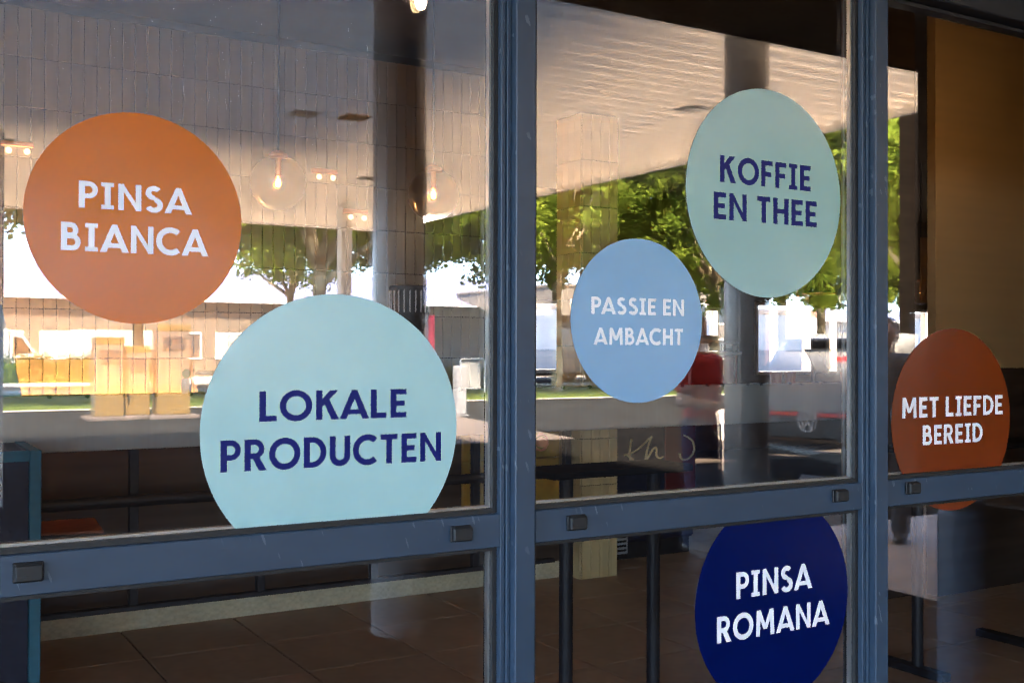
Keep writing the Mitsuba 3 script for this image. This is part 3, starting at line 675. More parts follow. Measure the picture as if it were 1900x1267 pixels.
for i, (x, y) in enumerate(((5.83, 3.55), (6.08, 3.66), (6.62, 3.60))):
    tag(obj('clay_pot', lathe([(0, CT), (.035, CT), (.045, CT + .07), (.048, CT + .085), (.040, CT + .085), (0, CT + .06)], (x, y, 0), 24), 'terracotta', smooth=40), ['terracotta pot left of the till tablet, by the steel column', 'terracotta pot just behind the foot of the tablet', 'terracotta pot under the glass jar, right of the tablet'][i], 'pot', 'terracotta pots on the counter')
jr = obj('glass_jar', lathe([(.0, CT + .10), (.055, CT + .10), (.055, CT + .25), (.045, CT + .26)], (6.62, 3.72, 0), 24), 'clear_glass', smooth=40); tag(jr, 'clear glass jar on the right end of the counter', 'jar')
mt = obj('menu_board', B(5.0, 5.22, 3.40, 3.42, 1.0, 1.01), 'wood_light')
del scene[mt]; COUNT.pop('menu_board', None)

# ------------------------------------------------------------------ lamps
def globe_pendant(x, y, z, r, ztop, label, glass='amber_glass', power=3.2, group='glass globe pendants'):
    t = thing('globe_pendant', label, 'pendant lamp', group)
    sp = trimesh.creation.icosphere(subdivisions=4, radius=r); sp.apply_translation([x, y, z])
    keep = sp.triangles_center[:, 2] < z + r * 0.93
    sp.update_faces(keep); sp.remove_unreferenced_vertices()
    obj('globe', sp, glass, t, smooth=True)
    obj('cord', cyl([x, y, z + r + 0.02], [x, y, ztop], 0.005, n=8), 'black_plastic', t)
    obj('cap', lathe([(0, z + r * .90), (r * .36, z + r * .92), (r * .34, z + r + .005), (.02, z + r + .02), (0, z + r + .022)], (x, y, 0), 24), 'copper', t, smooth=30)
    obj('socket', cyl([x, y, z + r * .25], [x, y, z + r * .90], 0.014, n=14), 'copper', t, smooth=40)
    bz = lathe([(0.0, z - .030), (0.014, z - .026), (0.024, z - .012), (0.026, z + .002), (0.022, z + .016), (0.012, z + .030), (0.010, z + .034)], (x, y, 0), 18)
    obj('bulb', bz, 'bulb_glass', t, smooth=True)
    obj('filament', lathe([(0.0, z - .020), (0.009, z - .014), (0.011, z), (0.007, z + .012), (0.0, z + .016)], (x, y, 0), 14), 'opal', t, smooth=True, emit=lamp(power * 4, power * 1.9, power * .55))
    return t
globe_pendant(1.672, 2.53, 2.279, 0.128, 3.738, 'smoky glass globe pendant with a glowing bulb, left of two before the tiles')
globe_pendant(2.43, 2.43, 2.268, 0.125, 3.738, 'smoky glass globe pendant with a glowing bulb, beside the grey column')
globe_pendant(9.57, 7.02, 2.125, 0.135, 3.738, 'amber glass globe pendant before the far window, left of the cone lamp')
globe_pendant(10.11, 6.70, 2.172, 0.140, 3.738, 'amber glass globe pendant at the right edge of the middle pane')
globe_pendant(10.75, 6.2, 2.20, 0.140, 3.738, 'amber glass globe pendant seen behind the right pane')
cl = thing('cone_pendant', 'dark cone pendant lamp with a copper rim between the globe lamps', 'pendant lamp')
obj('shade', lathe([(.025, 2.34), (.045, 2.33), (.17, 2.13), (.168, 2.13), (.04, 2.325)], (8.86, 6.0, 0), 32), 'black_plastic', cl, smooth=30)
obj('rim', lathe([(.166, 2.118), (.174, 2.118), (.174, 2.131), (.166, 2.131), (.166, 2.118)], (8.86, 6.0, 0), 32), 'copper', cl)
obj('cord', cyl([8.86, 6, 2.34], [8.86, 6, 3.738], .004, n=8), 'black_plastic', cl)
for x, y, z, lab in ((1.757, 1.2, 2.815, 'white opal drop lamp at the top edge of the left pane, right one'), (1.13, 1.0, 2.86, 'white opal drop lamp mostly above the left pane, left one'), (5.30, 0.85, 2.86, 'white opal drop lamp before the brown partition')):
    t = thing('drop_lamp', lab, 'pendant lamp', 'opal drop lamps near the glass')
    obj('shade', lathe([(0.0, z - .070), (.012, z - .067), (.021, z - .045), (.024, z - .01), (.020, z + .04), (.012, z + .07)], (x, y, 0), 24), 'opal', t, smooth=True, emit=lamp(4, 2.7, 1.4) if x > 4 else lamp(1.8, 1.2, .65))
    obj('cord', cyl([x, y, z + .071], [x, y, 3.738], .004, n=8), 'black_plastic', t)
for x, z, lab in ((0.80, 2.675, 'small twin wall lamp on the tiles at the left edge'), (2.73, 2.68, 'small twin wall lamp high on the tiles left of the grey column'), (2.96, 2.42, 'small twin wall lamp on the tiles, lowest of three')):
    t = thing('wall_lamp', lab, 'wall lamp', 'twin wall lamps on the tiles')
    obj('plate', B(x - .09, x + .09, 4.67, 4.697, z + 0.03, z + .06, .003), 'copper', t)
    for s in (-.05, .05):
        bl = trimesh.creation.icosphere(subdivisions=2, radius=0.018); bl.apply_translation([x + s, 4.65, z])
        obj('bulb', bl, 'opal', t, smooth=True, emit=lamp(.07, .042, .018))
# the strip under the shelf that lights the tiles behind the counter
stl = thing('strip_lamp', 'warm strip lamp hidden along the back of the bench', 'strip lamp')
obj('tube', cyl([-0.6, 4.40, 1.10], [1.9, 4.40, 1.10], 0.012, n=12), 'opal', stl, emit=lamp(4, 1.9, .6))

# ------------------------------------------------------------------ trees along the verge (seen mirrored in the glass)
def leaves(centres, radii, n, size, rg):
    """n small folded leaves scattered in clumps."""
    w = radii ** 2; idx = rg.choice(len(centres), n, p=w / w.sum())
    c = centres[idx] + rg.normal(0, 0.42, (n, 3)) * radii[idx][:, None] * np.array([1, 1, 0.75])
    a = rg.normal(0, 1, (n, 3)); a[:, 2] *= 0.55; a /= np.linalg.norm(a, axis=1, keepdims=True)
    b = np.cross(a, rg.normal(0, 1, (n, 3))); b /= np.linalg.norm(b, axis=1, keepdims=True)
    s = size * rg.uniform(0.6, 1.25, n)[:, None]
    nn = np.cross(a, b)
    v = np.stack([c - a * s * .5, c + b * s * .38 + nn * s * .12, c + a * s * .55, c - b * s * .38 + nn * s * .12], 1)
    q = np.arange(n)[:, None] * 4
    f = np.vstack([q + [0, 1, 2], q + [0, 2, 3]])
    return trimesh.Trimesh(v.reshape(-1, 3), f, process=False)

def tree(label, x, y, h, r, zb, trunk_r, nleaf, mat_name, seed, fork=3.6, size=0.19, group='trees along the grass verge', nclump=340, hang=0.0):
    rg = np.random.default_rng(seed)
    t = thing('tree', label, 'tree', group)
    parts = [tube([[x, y, -0.1], [x + .03, y, fork * .3], [x - .04, y + .03, fork * .7], [x, y, fork]], [trunk_r * 1.35, trunk_r, trunk_r * .92, trunk_r * 1.05], 16)]
    tips = []
    for k in range(7):
        a = k * 0.9 + rg.uniform(0, .7); out = r * rg.uniform(.35, .75); up = fork + (h - fork) * rg.uniform(.35, .85)
        p1 = np.array([x, y, fork - rg.uniform(0, .3)]); p3 = np.array([x + out * math.cos(a), y + out * math.sin(a), up])
        p2 = (p1 + p3) / 2 + np.array([rg.uniform(-.3, .3), rg.uniform(-.3, .3), -.3])
        parts.append(tube([p1, p2, p3], [trunk_r * .62, trunk_r * .34, trunk_r * .12], 9)); tips.append((p2, p3))
        for _ in range(3):
            q = p2 + (p3 - p2) * rg.uniform(.1, .9); e = q + np.array([rg.uniform(-1, 1), rg.uniform(-1, 1), rg.uniform(-.5, .8)]) * r * .35
            parts.append(tube([q, (q + e) / 2 + [0, 0, .1], e], [trunk_r * .16, trunk_r * .1, trunk_r * .04], 6))
    obj('trunk', cat(*parts), 'bark', t, smooth=40)
    d = rg.normal(0, 1, (nclump, 3)); d /= np.linalg.norm(d, axis=1, keepdims=True)
    rad = rg.uniform(.35, 1.0, nclump)[:, None] ** .6
    cz = (zb + h) / 2
    cen = np.array([x, y, cz]) + d * rad * np.array([r, r, (h - zb) / 2])
    if hang: cen[:, 2] -= hang * np.clip(np.hypot(cen[:, 0] - x, cen[:, 1] - y) / r, 0, 1) ** 2
    obj('crown', leaves(cen, rg.uniform(.35, .85, nclump), int(nleaf * 3.2), size, rg), mat_name, t)
    return t
TREES = [('broad leafy tree with a stout pale trunk, nearest the left pane', 11.7, -28.3, 12, 5.4, 4.6, .20, 15000, 'leaf_lime', 1, 3.7, 1.1),
         ('broad tree behind the row, above the black coach', 30.5, -36.5, 14, 6.0, 3.6, .2, 18000, 'leaf_lime', 15, 4.2, .8),
         ('broad tree behind the row, beside the slim dappled trunk', 17.2, -35.8, 13, 5.4, 4.4, .2, 16000, 'leaf_deep', 16, 4.4, .6),
         ('round leafy tree behind the first one, near the grass edge', 7.6, -33.5, 11.5, 4.6, 4.8, .17, 12000, 'leaf_lime', 14, 4.4, 1.0),
         ('leafy tree at the far left end of the row', 1.5, -28.6, 12, 5.2, 4.4, .20, 13000, 'leaf_lime', 2, 3.7, 0.9),
         ('slim tree on the far side of the road behind the first', 17.9, -48.5, 11, 4.2, 4.6, .16, 8000, 'leaf_deep', 3, 4.2, .6),
         ('leafy tree with a slim dappled trunk, second in the row', 21.2, -30.0, 13, 6.0, 3.7, .17, 19000, 'leaf_lime', 4, 4.4, 1.0),
         ('dense dark leafy tree, third in the row', 27.6, -29.0, 13, 6.0, 3.3, .19, 20000, 'leaf_deep', 5, 4.0, .9),
         ('bright leafy tree, fourth in the row', 34.3, -30.0, 14, 6.2, 3.0, .19, 22000, 'leaf_lime', 6, 4.0, 1.0),
         ('dense leafy tree, fifth in the row', 41.5, -28.5, 14, 6.4, 2.9, .2, 21000, 'leaf_deep', 7, 3.6, 1.0),
         ('bright leafy tree at the far right end of the row', 49.0, -30.0, 14, 6.0, 3.2, .2, 18000, 'leaf_lime', 8, 3.6, 1.0),
         ('tall dense tree behind the row, at the right', 39.0, -37.0, 16, 6.2, 4.0, .22, 17000, 'leaf_lime', 9, 4.2, .6),
         ('tall dense tree behind the row, near the middle', 26.0, -40.5, 15, 5.5, 4.8, .22, 13000, 'leaf_lime', 10, 4.4, .6),
         ('bushy tree close to the right end of the canopy', 22.5, -16.0, 11, 4.0, 3.6, .17, 17000, 'leaf_lime', 11, 3.6, .5)]
for lab, x, y, h, r, zb, tr, nl, m_, sd, fk, hg in TREES:
    tree(lab, x, y, h, r, zb, tr, nl, m_, sd, fk, hang=hg, group='trees along the grass verge')
for k in [k for k in labels if k.startswith('tree') and 'group' in labels[k]]: labels[k]['group'] = 'trees around the forecourt'

def hedge(label, x0, x1, y0, y1, h, n, seed):
    rg = np.random.default_rng(seed)
    c = np.stack([rg.uniform(x0, x1, 200), rg.uniform(y0, y1, 200), h * rg.uniform(.3, .9, 200)], 1)
    k = thing('hedge', label, 'hedge')
    obj('foliage', leaves(c, np.full(200, .45), n, .13, rg), 'hedge_leaf', k)
    obj('core', B(x0, x1, y0 + .3, y1 - .3, 0, h * .75), 'grass_soil', k)
hedge('clipped green hedge beyond the road at the left', 2, 13, -49.6, -48.4, 1.25, 12000, 21)
hedge('small round shrub row on the grass verge', 18.6, 20.6, -34.6, -33.8, .75, 3500, 22)

# ------------------------------------------------------------------ buildings
def house(name, label, x0, x1, y0, y1, h, wall, wins=(), roof=None, rise=0, win_mat='pane_dark', face='+y'):
    k = thing(name, label, 'building')
    obj('wall', B(x0, x1, y0, y1, 0, h), wall, k)
    if roof:
        e = 0.5
        v = np.array([[x0 - e, y1 + e, h], [x1 + e, y1 + e, h], [x1 + e, y0 - e, h], [x0 - e, y0 - e, h], [x0 - e, (y0 + y1) / 2, h + rise], [x1 + e, (y0 + y1) / 2, h + rise]])
        obj('roof', trimesh.convex.convex_hull(v), roof, k)
        obj('gutter', B(x0 - e, x1 + e, y1 + e + .004, y1 + e + .16, h - .14, h + .03, .02), 'white_paint', k)
    else:
        obj('coping', B(x0 - .06, x1 + .06, y0 - .06, y1 + .06, h + .003, h + .16, .02), 'facade_grey', k)
    for a, b, c, d, *m_ in wins:
        f = obj('window', cat(B(a, b, y1 + .003, y1 + .06, c, c + .07), B(a, b, y1 + .003, y1 + .06, d - .07, d), B(a, a + .07, y1 + .003, y1 + .06, c + .07, d - .07), B(b - .07, b, y1 + .003, y1 + .06, c + .07, d - .07)), 'white_paint', k)
        obj('pane', B(a + .07, b - .07, y1 + .004, y1 + .03, c + .07, d - .07), m_[0] if m_ else win_mat, f)
    return k
w1 = [(x, x + 2.3, 1.0, 2.5, 'bright_blind' if i % 3 != 1 else 'pane_dark') for i, x in enumerate(np.arange(2.0, 38, 3.1))]
house('long_hall', 'long low cream hall with a pale blue grey metal roof', -6, 41, -78, -60, 4.35, 'facade_cream', w1, 'roof_metal', 2.4)
w2 = [(35.2 + 2.2 * i, 36.6 + 2.2 * i, z, z + 1.3) for i in range(6) for z in (1.0, 3.2)]
house('grey_house', 'grey flat roofed block beyond the trees', 34.2, 48.5, -62, -50, 5.2, 'facade_grey', w2)
w3 = [(49.6 + 2.6 * i, 51.4 + 2.6 * i, z, z + 1.2, 'bright_blind') for i in range(4) for z in (1.0, 2.7)]
house('brick_house', 'low pinkish brick block beside the grey block', 49.0, 60, -66, -54, 4.4, 'facade_brick', w3)
w4 = [(62 + 3.2 * i, 64.2 + 3.2 * i, 1.0, 2.6) for i in range(9)]
house('white_hall', 'low white hall at the right beyond the trees', 61, 96, -72, -58, 4.0, 'facade_white', w4, 'roof_metal', 1.2)
# behind the shop, seen through its rear windows (their backs face +y, so the lit face is towards -y)
k = thing('rear_hall', 'pale blue grey hall behind the shop seen through the rear windows', 'building')
obj('wall', B(4, 60, 30, 42, 0, 3.0), 'facade_blue', k)
obj('band', B(4, 60, 29.93, 29.997, 0, 1.55), 'facade_dim', k)
obj('coping', B(3.9, 60.1, 29.9, 42.1, 3.003, 3.2, .02), 'facade_grey', k)

# ------------------------------------------------------------------ forecourt furniture
def pump(label, x, y, w, h, yellow):
    k = thing('fuel_pump', label, 'fuel pump', 'fuel pumps on the forecourt')
    d = .5
    obj('housing', B(x - w / 2, x + w / 2, y - d / 2, y + d / 2, .62, h, .02), 'pump_grey', k)
    obj('base', B(x - w / 2 - .01, x + w / 2 + .01, y - d / 2 - .01, y + d / 2 + .01, .10, .617, .015), 'pump_yellow', k)
    obj('plinth', B(x - w / 2 - .2, x + w / 2 + .2, y - d / 2 - .15, y + d / 2 + .15, 0, .098, .02), 'path_paver', k)
    obj('display', B(x - w * .36, x + w * .36, y + d / 2 + .003, y + d / 2 + .02, h - .55, h - .25, .004), 'pane_dark', k)
    obj('panel', B(x - w * .40, x + w * .40, y + d / 2 + .003, y + d / 2 + .016, .72, h - .65, .004), 'facade_cream', k)
    obj('top_band', B(x - w / 2 - .012, x + w / 2 + .012, y - d / 2 - .012, y + d / 2 + .012, h - .14, h + .01, .01), 'pump_yellow', k)
    for s in (-1, 1):
        obj('nozzle', cat(B(x + s * (w / 2 + .05) - .03, x + s * (w / 2 + .05) + .03, y - .06, y + .08, .95, 1.2, .01), tube([[x + s * (w / 2 + .05), y + .05, .97], [x + s * (w / 2 + .10), y + .2, .55], [x + s * (w / 2 + .06), y + .12, 1.0 + .5], [x + s * w * .45, y, h - .05]], .018, 8)), 'black_plastic', k)
pump('white and yellow fuel pump, leftmost of three', 4.55, -22.0, .56, 1.76, True)
pump('low white and yellow fuel pump, middle of three', 5.15, -22.2, .52, 1.58, True)
pump('tall white and yellow fuel pump, rightmost of three', 5.88, -22.0, .68, 2.05, True)
rk = thing('board_sign', 'white board in a galvanised tube frame on the grass', 'sign')
obj('board', B(17.38, 18.10, -30.02, -29.98, .22, 1.12, .004), 'bright_blind', rk)
obj('frame', cat(tube([[17.34, -30, 0], [17.34, -30, 1.17], [17.40, -30, 1.23], [18.2, -30, 1.23], [18.27, -30, 1.17], [18.27, -30, 0]], .025, 8)), 'galvanised', rk, smooth=40)
rk = thing('bollard', 'grey steel service cabinet standing on the paving', 'bollard')
obj('body', B(11.84, 12.10, -20.12, -19.88, .03, 1.16, .03), 'steel_grey', rk); obj('foot', B(11.80, 12.14, -20.16, -19.84, 0, .028), 'steel_grey', rk)
tt = thing('totem', 'price totem with blue, white and red panels', 'totem')
for i, m_ in enumerate(('flag_blue', 'facade_white', 'flag_red')):
    obj('panel', B(14.66 + .22 * i, 14.87 + .22 * i, -28.1, -27.9, 1.2, 2.6, .01), m_, tt)
obj('foot', B(14.70, 15.26, -28.08, -27.92, 0, 1.197, .01), 'steel_grey', tt)
sg = thing('direction_sign', 'small green direction sign on a thin steel post', 'sign')
obj('plate', B(11.0, 11.5, -20.6, -20.56, 1.40, 1.56, .003), 'sign_green', sg)
obj('arrow', upright(flat(Polygon([(11.1, 1.46), (11.3, 1.46), (11.3, 1.43), (11.4, 1.48), (11.3, 1.53), (11.3, 1.50), (11.1, 1.50)]), .002), -20.554).apply_scale(1), 'facade_white', sg)
obj('post', cyl([11.06, -20.62, 0], [11.06, -20.62, 3.0], .03, n=12), 'galvanised', sg, smooth=40)

# ------------------------------------------------------------------ vehicles
def wheels(parent, pts, r, w):
    for x, y, ax in pts:
        d = np.array(ax, float) * w / 2
        c = np.array([x, y, r])
        k = obj('wheel', cyl(c - d, c + d, r, n=28), 'tyre', parent, smooth=40)
        obj('rim', cyl(c - d * 1.02, c + d * 1.02, r * .62, n=24), 'galvanised', k, smooth=40)

def rrect(w, z0, z1, rb, rt, n=6):
    """Half-width w, closed rounded section in (x, z)."""
    p = []
    for cx, cz, r, a0 in ((w - rt, z1 - rt, rt, 0), (-w + rt, z1 - rt, rt, 90), (-w + rb, z0 + rb, rb, 180), (w - rb, z0 + rb, rb, 270)):
        a = np.radians(np.linspace(a0, a0 + 90, n)); p += list(np.stack([cx + r * np.cos(a), cz + r * np.sin(a)], 1))
    return np.array(p)
def loft(sections):
    """sections: (y, closed (x, z) profile), all of one length."""
    n = len(sections[0][1]); v = np.vstack([np.stack([p[:, 0], np.full(n, y), p[:, 1]], 1) for y, p in sections]); f = []
    for i in range(len(sections) - 1):
        for k in range(n):
            q = (k + 1) % n; f += [[i * n + k, i * n + q, (i + 1) * n + q], [i * n + k, (i + 1) * n + q, (i + 1) * n + k]]
    c0, c1 = len(v), len(v) + 1
    v = np.vstack([v, v[:n].mean(0), v[-n:].mean(0)]); e = (len(sections) - 1) * n
    for k in range(n):
        q = (k + 1) % n; f += [[c0, q, k], [c1, e + k, e + q]]
    m = trimesh.Trimesh(v, f, process=False); m.fix_normals(); return m

def put(mesh, x, y, yaw):
    mesh.apply_transform(trimesh.transformations.rotation_matrix(yaw, [0, 0, 1])); mesh.apply_translation([x, y, 0]); return mesh

def hatchback(label, PX, PY, PW, paint):
    car = thing('parked_car', label, 'car')
    def cobj(n, m, mt_, par=None, **k): return obj(n, put(m, PX, PY, PW), mt_, par or car, **k)
    hw = .83
    # local frame: rear at y = 0 (towards the shop), nose at y = -4.1
    cobj('body', loft([(0.0, rrect(hw - .10, .42, 1.00, .10, .12)), (-.12, rrect(hw - .02, .28, 1.03, .12, .10)), (-.6, rrect(hw, .22, 1.05, .10, .10)), (-2.6, rrect(hw, .22, 1.02, .10, .12)), (-3.3, rrect(hw, .24, .98, .10, .14)), (-3.9, rrect(hw - .06, .30, .84, .14, .16)), (-4.08, rrect(hw - .16, .36, .70, .12, .14))]), paint, smooth=35)
    cobj('cabin', loft([(-.03, rrect(hw - .12, .95, 1.08, .03, .05)), (-.22, rrect(hw - .16, .95, 1.34, .03, .12)), (-.48, rrect(hw - .20, .95, 1.62, .03, .14)), (-1.1, rrect(hw - .20, .95, 1.70, .03, .12)), (-1.9, rrect(hw - .20, .95, 1.66, .03, .12)), (-2.55, rrect(hw - .17, .95, 1.28, .03, .10)), (-3.0, rrect(hw - .14, .93, 1.01, .02, .03))]), paint, smooth=35)
    g1 = trimesh.Trimesh([[-.52, -.045, 1.10], [.52, -.045, 1.10], [.46, -.425, 1.57], [-.46, -.425, 1.57], [-.52, -.09, 1.08], [.52, -.09, 1.08], [.46, -.47, 1.55], [-.46, -.47, 1.55]], [[0, 1, 2], [0, 2, 3], [4, 6, 5], [4, 7, 6], [0, 4, 5], [0, 5, 1], [1, 5, 6], [1, 6, 2], [2, 6, 7], [2, 7, 3], [3, 7, 4], [3, 4, 0]], process=False); g1.fix_normals()
    cobj('rear_window', g1, 'car_glass')
    cobj('roof_spoiler', B(-.50, .50, -.52, -.36, 1.60, 1.64, .015), 'car_black')
    cobj('tailgate', B(-.64, .64, -.01, .03, .62, .90, .015), 'car_black')
    lb = cobj('light_bar', B(-.70, -.10, .0, .045, .845, .885, .01), 'tail_red')
    lb = cobj('light_bar', B(.10, .70, .0, .045, .845, .885, .01), 'tail_red')
    for s in (-1, 1): cobj('tail_light', B(s * .66 - .07, s * .66 + .07, -.06, .038, .83, .90, .02), 'tail_red')
    cobj('bumper', loft([(.07, rrect(hw - .14, .32, .60, .06, .08)), (.02, rrect(hw - .03, .26, .63, .08, .08)), (-.3, rrect(hw + .004, .24, .60, .06, .06))]), 'car_black', smooth=35)
    ring = Point(0, 0).buffer(.085, 32).difference(Point(0, 0).buffer(.070, 32))
    vs = LineString([(-.034, .068), (0, .006), (.034, .068)]).buffer(.0085, cap_style=2, join_style=2)
    ws = LineString([(-.062, .038), (-.030, -.056), (0, -.004), (.030, -.056), (.062, .038)]).buffer(.0085, cap_style=2, join_style=2)
    em_ = flat(unary_union([ring, vs, ws.intersection(Point(0, 0).buffer(.078))]), .012)
    vv = em_.vertices.copy(); em_.vertices = np.stack([-vv[:, 0] * 1.3, .031 + vv[:, 2], .80 + vv[:, 1] * 1.3], 1); em_.fix_normals()
    cobj('emblem', em_, 'emblem_metal')
    for s in (-1, 1): cobj('side_window', B(s * (hw - .187) - .0085, s * (hw - .187) + .0085, -2.0, -.75, 1.10, 1.48, .008), 'car_glass')
    for s in (-1, 1): cobj('mirror', B(s * (hw + .02) - .05, s * (hw + .02) + .05, -2.55, -2.42, 1.02, 1.14, .03), 'car_black')
    cw, sw = math.cos(PW), math.sin(PW)
    wheels(car, [(PX + cw * s * (hw - .10) - sw * yy, PY + sw * s * (hw - .10) + cw * yy, (cw, sw, 0)) for s in (-1, 1) for yy in (-.72, -3.25)], .33, .21)
    if paint == 'car_white': cobj('window_sticker', B(.10, .40, -.285, -.279, 1.385, 1.45), 'tail_red')
    ws2 = trimesh.Trimesh([[-.55, -2.98, 1.06], [.55, -2.98, 1.06], [.50, -2.56, 1.30], [-.50, -2.56, 1.30], [-.46, -2.0, 1.66], [.46, -2.0, 1.66]], [[0, 2, 1], [0, 3, 2], [3, 5, 2], [3, 4, 5]], process=False)
    ws2.vertices[:, 2] += .012; ws2.vertices[:, 1] -= .012
    cobj('windscreen', ws2, 'car_glass')
    for s in (-1, 1): cobj('headlight', B(s * .58 - .15, s * .58 + .15, -4.08, -3.90, .62, .74, .03), 'vase_glaze')
    cobj('grille', B(-.40, .40, -4.10, -3.95, .42, .66, .02), 'car_black')
    cobj('front_plate', B(-.26, .26, -4.125, -4.105, .44, .55, .003), 'mustard')
    return car
hatchback('white hatchback with a black tailgate and red light bar parked rear to the shop', 8.25, -5.55, math.radians(74), 'car_white')

bus = thing('black_coach', 'long black coach standing on the road beyond the trees', 'coach')
bx0, bx1, by0, by1 = 21.9, 33.5, -43.3, -40.8
obj('body', B(bx0, bx1, by0, by1, .35, 3.0, .12), 'bus_black', bus)
obj('roof', B(bx0 + .15, bx1 - .15, by0 + .1, by1 - .1, 3.003, 3.2, .05), 'facade_grey', bus)
for i in range(6): obj('window', B(bx0 + .6 + 1.8 * i, bx0 + 2.3 + 1.8 * i, by1 + .002, by1 + .02, 1.5, 2.6, .008), 'car_glass', bus)
obj('side_lamp', B(bx0 + 1.1, bx0 + 1.3, by1 + .022, by1 + .05, 1.75, 2.15, .01), 'mustard', bus)
obj('stripe', B(bx0 + .2, bx1 - .2, by1 + .002, by1 + .012, 1.28, 1.32), 'galvanised', bus)
wheels(bus, [(bx0 + 2.2, by1 - .1, (0, 1, 0)), (bx1 - 3.0, by1 - .1, (0, 1, 0)), (bx0 + 2.2, by0 + .1, (0, 1, 0)), (bx1 - 3.0, by0 + .1, (0, 1, 0))], .48, .3)
def van(label, x, y, L=5.2, h=2.45):
    k = thing('white_van', label, 'van', 'white delivery vans')
    obj('cargo_body', B(x, x + L * .68, y - 1.95, y, .42, h, .06), 'facade_white', k)
    c = Polygon([(L * .683, .42), (L * .683, h - .1), (L * .78, h - .15), (L * .90, 1.35), (L, 1.10), (L + .02, .42)])
    m = upright(flat(c, 1.88), y - .03); m.apply_translation([x, 0, 0]); obj('cab', m, 'facade_white', k)
    w_ = Polygon([(L * .71, 1.30), (L * .71, h - .35), (L * .78, h - .4), (L * .87, 1.35)]); m = upright(flat(w_, .012), y - .014); m.apply_translation([x, 0, 0]); obj('cab_window', m, 'car_glass', k)
    obj('bumper', B(x + L * .93, x + L + .08, y - 1.9, y - .02, .30, .55, .04), 'black_plastic', k)
    wheels(k, [(x + L * .17, y - .1, (0, 1, 0)), (x + L * .82, y - .1, (0, 1, 0)), (x + L * .17, y - 1.85, (0, 1, 0)), (x + L * .82, y - 1.85, (0, 1, 0))], .36, .22)
van('white delivery van beyond the hedge, left one', 2.4, -52.5)
van('white delivery van beyond the hedge, right one', 8.8, -52.5)
van('tall white box van near the slim dappled trunk', 19.4, -39.0, 5.6, 3.4)

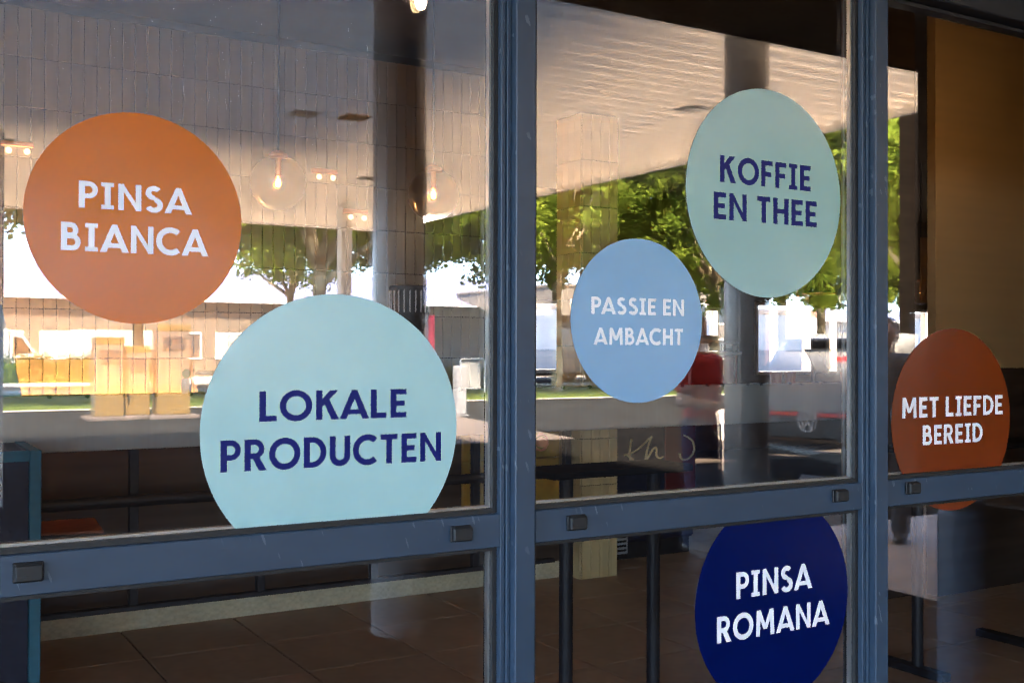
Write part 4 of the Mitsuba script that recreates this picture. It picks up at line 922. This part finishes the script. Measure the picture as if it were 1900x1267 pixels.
# ------------------------------------------------------------------ people
def hull_bones(J, bones):
    parts = []
    for a, b in bones:
        pa, ra = J[a]; pb, rb = J[b]
        pts = []
        for p, r in ((pa, ra), (pb, rb)):
            s = trimesh.creation.icosphere(subdivisions=2, radius=1.0).vertices
            pts.append(np.asarray(p) + s * np.asarray(r))
        parts.append(m3.Manifold.hull_points(np.vstack(pts)))
    out = parts[0]
    for q in parts[1:]: out = out + q
    return out
def solid(J, bones, length=0.03, it=8):
    mf = hull_bones(J, bones).refine_to_length(length).to_mesh()
    m = trimesh.Trimesh(mf.vert_properties[:, :3], mf.tri_verts, process=True)
    trimesh.smoothing.filter_taubin(m, iterations=it); return m
def person(label, x, y, yaw, shirt, trousers, hair='hair_brown', stance=.11, step=0.0, arms='hold', height=1.76):
    key = thing('person', label, 'person')
    s = height / 1.76
    J = {'pelvis': ((0, 0, .98), (.155, .11, .10)), 'waist': ((0, 0, 1.10), (.14, .10, .09)), 'chest': ((0, .0, 1.30), (.165, .115, .12)), 'shl': ((0, 0, 1.42), (.13, .09, .06)),
         'neck0': ((0, -.01, 1.46), .058), 'neck1': ((0, .0, 1.54), .054), 'skull': ((0, -.005, 1.66), (.077, .095, .10)), 'jaw': ((0, .035, 1.575), (.050, .055, .045)),
         'nose': ((0, .105, 1.625), .014), 'brow': ((0, .085, 1.66), (.05, .02, .015))}
    for n, q in (('L', -1), ('R', 1)):
        st = step * q
        J.update({f'hip{n}': ((q * .09, 0, .93), .095), f'thigh{n}': ((q * .11, .01 + st * .15, .74), .083), f'knee{n}': ((q * stance, .02 + st * .35, .50), .060), f'calf{n}': ((q * stance, -.01 + st * .6, .34), .056), f'ankle{n}': ((q * stance, st * .9, .10), .040),
                  f'heel{n}': ((q * stance, -.03 + st, .045), .042), f'toe{n}': ((q * (stance + .02), .16 + st, .035), .034),
                  f'sh{n}': ((q * .19, 0, 1.41), .062), f'ear{n}': ((q * .078, -.005, 1.63), (.012, .02, .03))})
        if arms == 'hold':
            J.update({f'el{n}': ((q * .25, -.02, 1.13), .046), f'wr{n}': ((q * .13, .20, 1.10), .030), f'palm{n}': ((q * .07, .255, 1.12), (.035, .022, .04))})
            fd = np.array([-q * .55, .75, .2])
        else:
            J.update({f'el{n}': ((q * .25, -.03, 1.13), .046), f'wr{n}': ((q * .26, .03, .89), .030), f'palm{n}': ((q * .26, .045, .81), (.018, .036, .045))})
            fd = np.array([0, .12, -1.0])
        fd = fd / np.linalg.norm(fd); pc = np.array(J[f'palm{n}'][0])
        side = np.array([0, 0, 1.0]) if arms == 'hold' else np.array([0, 1.0, 0])
        for i in range(4):
            b0 = pc + side * (.030 - .020 * i) + fd * .035; L = (.075, .085, .080, .062)[i]
            curl = np.array([0, .0, -.015]) if arms == 'hold' else np.array([-q * .02, 0, 0])
            J.update({f'f{n}{i}a': (b0 - fd * .03, .0105), f'f{n}{i}b': (b0 + fd * L * .5, .0095), f'f{n}{i}c': (b0 + fd * L * .95 + curl, .0075)})
        J.update({f't{n}a': (pc + side * .035 - fd * .02, .012), f't{n}b': (pc + side * .062 + fd * .015, .0105), f't{n}c': (pc + side * .070 + fd * .042, .0085)})
    J = {k: (np.array(p, float) * s, np.asarray(r) * s) for k, (p, r) in J.items()}
    body = [('pelvis', 'waist'), ('waist', 'chest'), ('chest', 'shl'), ('shl', 'neck0'), ('neck0', 'neck1'), ('neck1', 'skull'), ('skull', 'jaw'), ('nose', 'brow'), ('brow', 'skull')]
    for n in 'LR':
        body += [('pelvis', f'hip{n}'), (f'hip{n}', f'thigh{n}'), (f'thigh{n}', f'knee{n}'), (f'knee{n}', f'calf{n}'), (f'calf{n}', f'ankle{n}'), (f'ankle{n}', f'heel{n}'), (f'heel{n}', f'toe{n}'), ('shl', f'sh{n}'), (f'sh{n}', f'el{n}'), (f'el{n}', f'wr{n}'), (f'wr{n}', f'palm{n}'), ('skull', f'ear{n}')]
        for i in range(4): body += [(f'f{n}{i}a', f'f{n}{i}b'), (f'f{n}{i}b', f'f{n}{i}c')]
        body += [(f't{n}a', f't{n}b'), (f't{n}b', f't{n}c')]
    def grow(names, d): return {k: (p, r + d if k in names else r) for k, (p, r) in J.items()}
    P = lambda m: put(m, x, y, yaw)
    scene[key] = ply(P(solid(J, body, .02, 6)), 'skin', smooth=True)
    G = {k: (p, r + .016 * s) for k, (p, r) in J.items()}
    hs_ = {f'half{n}': ((np.array(G[f'sh{n}'][0]) * .35 + np.array(G[f'el{n}'][0]) * .65), np.asarray(.066 * s)) for n in 'LR'}
    G.update(hs_)
    obj('shirt', P(solid(G, [('pelvis', 'waist'), ('waist', 'chest'), ('chest', 'shl')] + [b for n in 'LR' for b in (('shl', f'sh{n}'), (f'sh{n}', f'half{n}'))], .03, 6)), shirt, key, smooth=True)
    H = {k: (p, r + .013 * s) for k, (p, r) in J.items()}
    for n in 'LR': H[f'ankle{n}'] = (J[f'ankle{n}'][0], np.asarray(.072 * s)); H[f'calf{n}'] = (J[f'calf{n}'][0], np.asarray(.078 * s))
    obj('trousers', P(solid(H, [b for n in 'LR' for b in (('pelvis', f'hip{n}'), (f'hip{n}', f'thigh{n}'), (f'thigh{n}', f'knee{n}'), (f'knee{n}', f'calf{n}'), (f'calf{n}', f'ankle{n}'))], .03, 6)), trousers, key, smooth=True)
    for n in 'LR':
        K = {k: (p, r + .012 * s) for k, (p, r) in J.items()}
        obj('shoe', P(solid(K, [(f'heel{n}', f'toe{n}')], .025, 4)), 'leather', key, smooth=True)
    hr = {'a': (np.array([0, -.03, 1.69]) * s, np.array([.086, .095, .095]) * s), 'b': (np.array([0, -.055, 1.62]) * s, np.array([.078, .06, .07]) * s)}
    obj('hair', P(solid(hr, [('a', 'b')], .025, 4)), hair, key, smooth=True)
    for q in (-1, 1):
        e = trimesh.creation.icosphere(subdivisions=2, radius=.012 * s); e.apply_translation(np.array([q * .032, .083, 1.642]) * s); obj('eye', P(e), 'paper_white', key, smooth=True)
    mo = B(-.024 * s, .024 * s, .078 * s, .092 * s, 1.574 * s, 1.584 * s, .003); obj('mouth', P(mo), 'terracotta', key)
person('person in a red shirt and dark jeans standing beside the white car with hands raised', 5.48, -3.98, math.radians(-20), 'shirt_red', 'denim', stance=.13)
person('person in dark trousers near the car, feet mirrored in the right pane', 7.12, -3.62, math.radians(60), 'cloth_grey', 'cloth_dark', arms='down', step=.06)
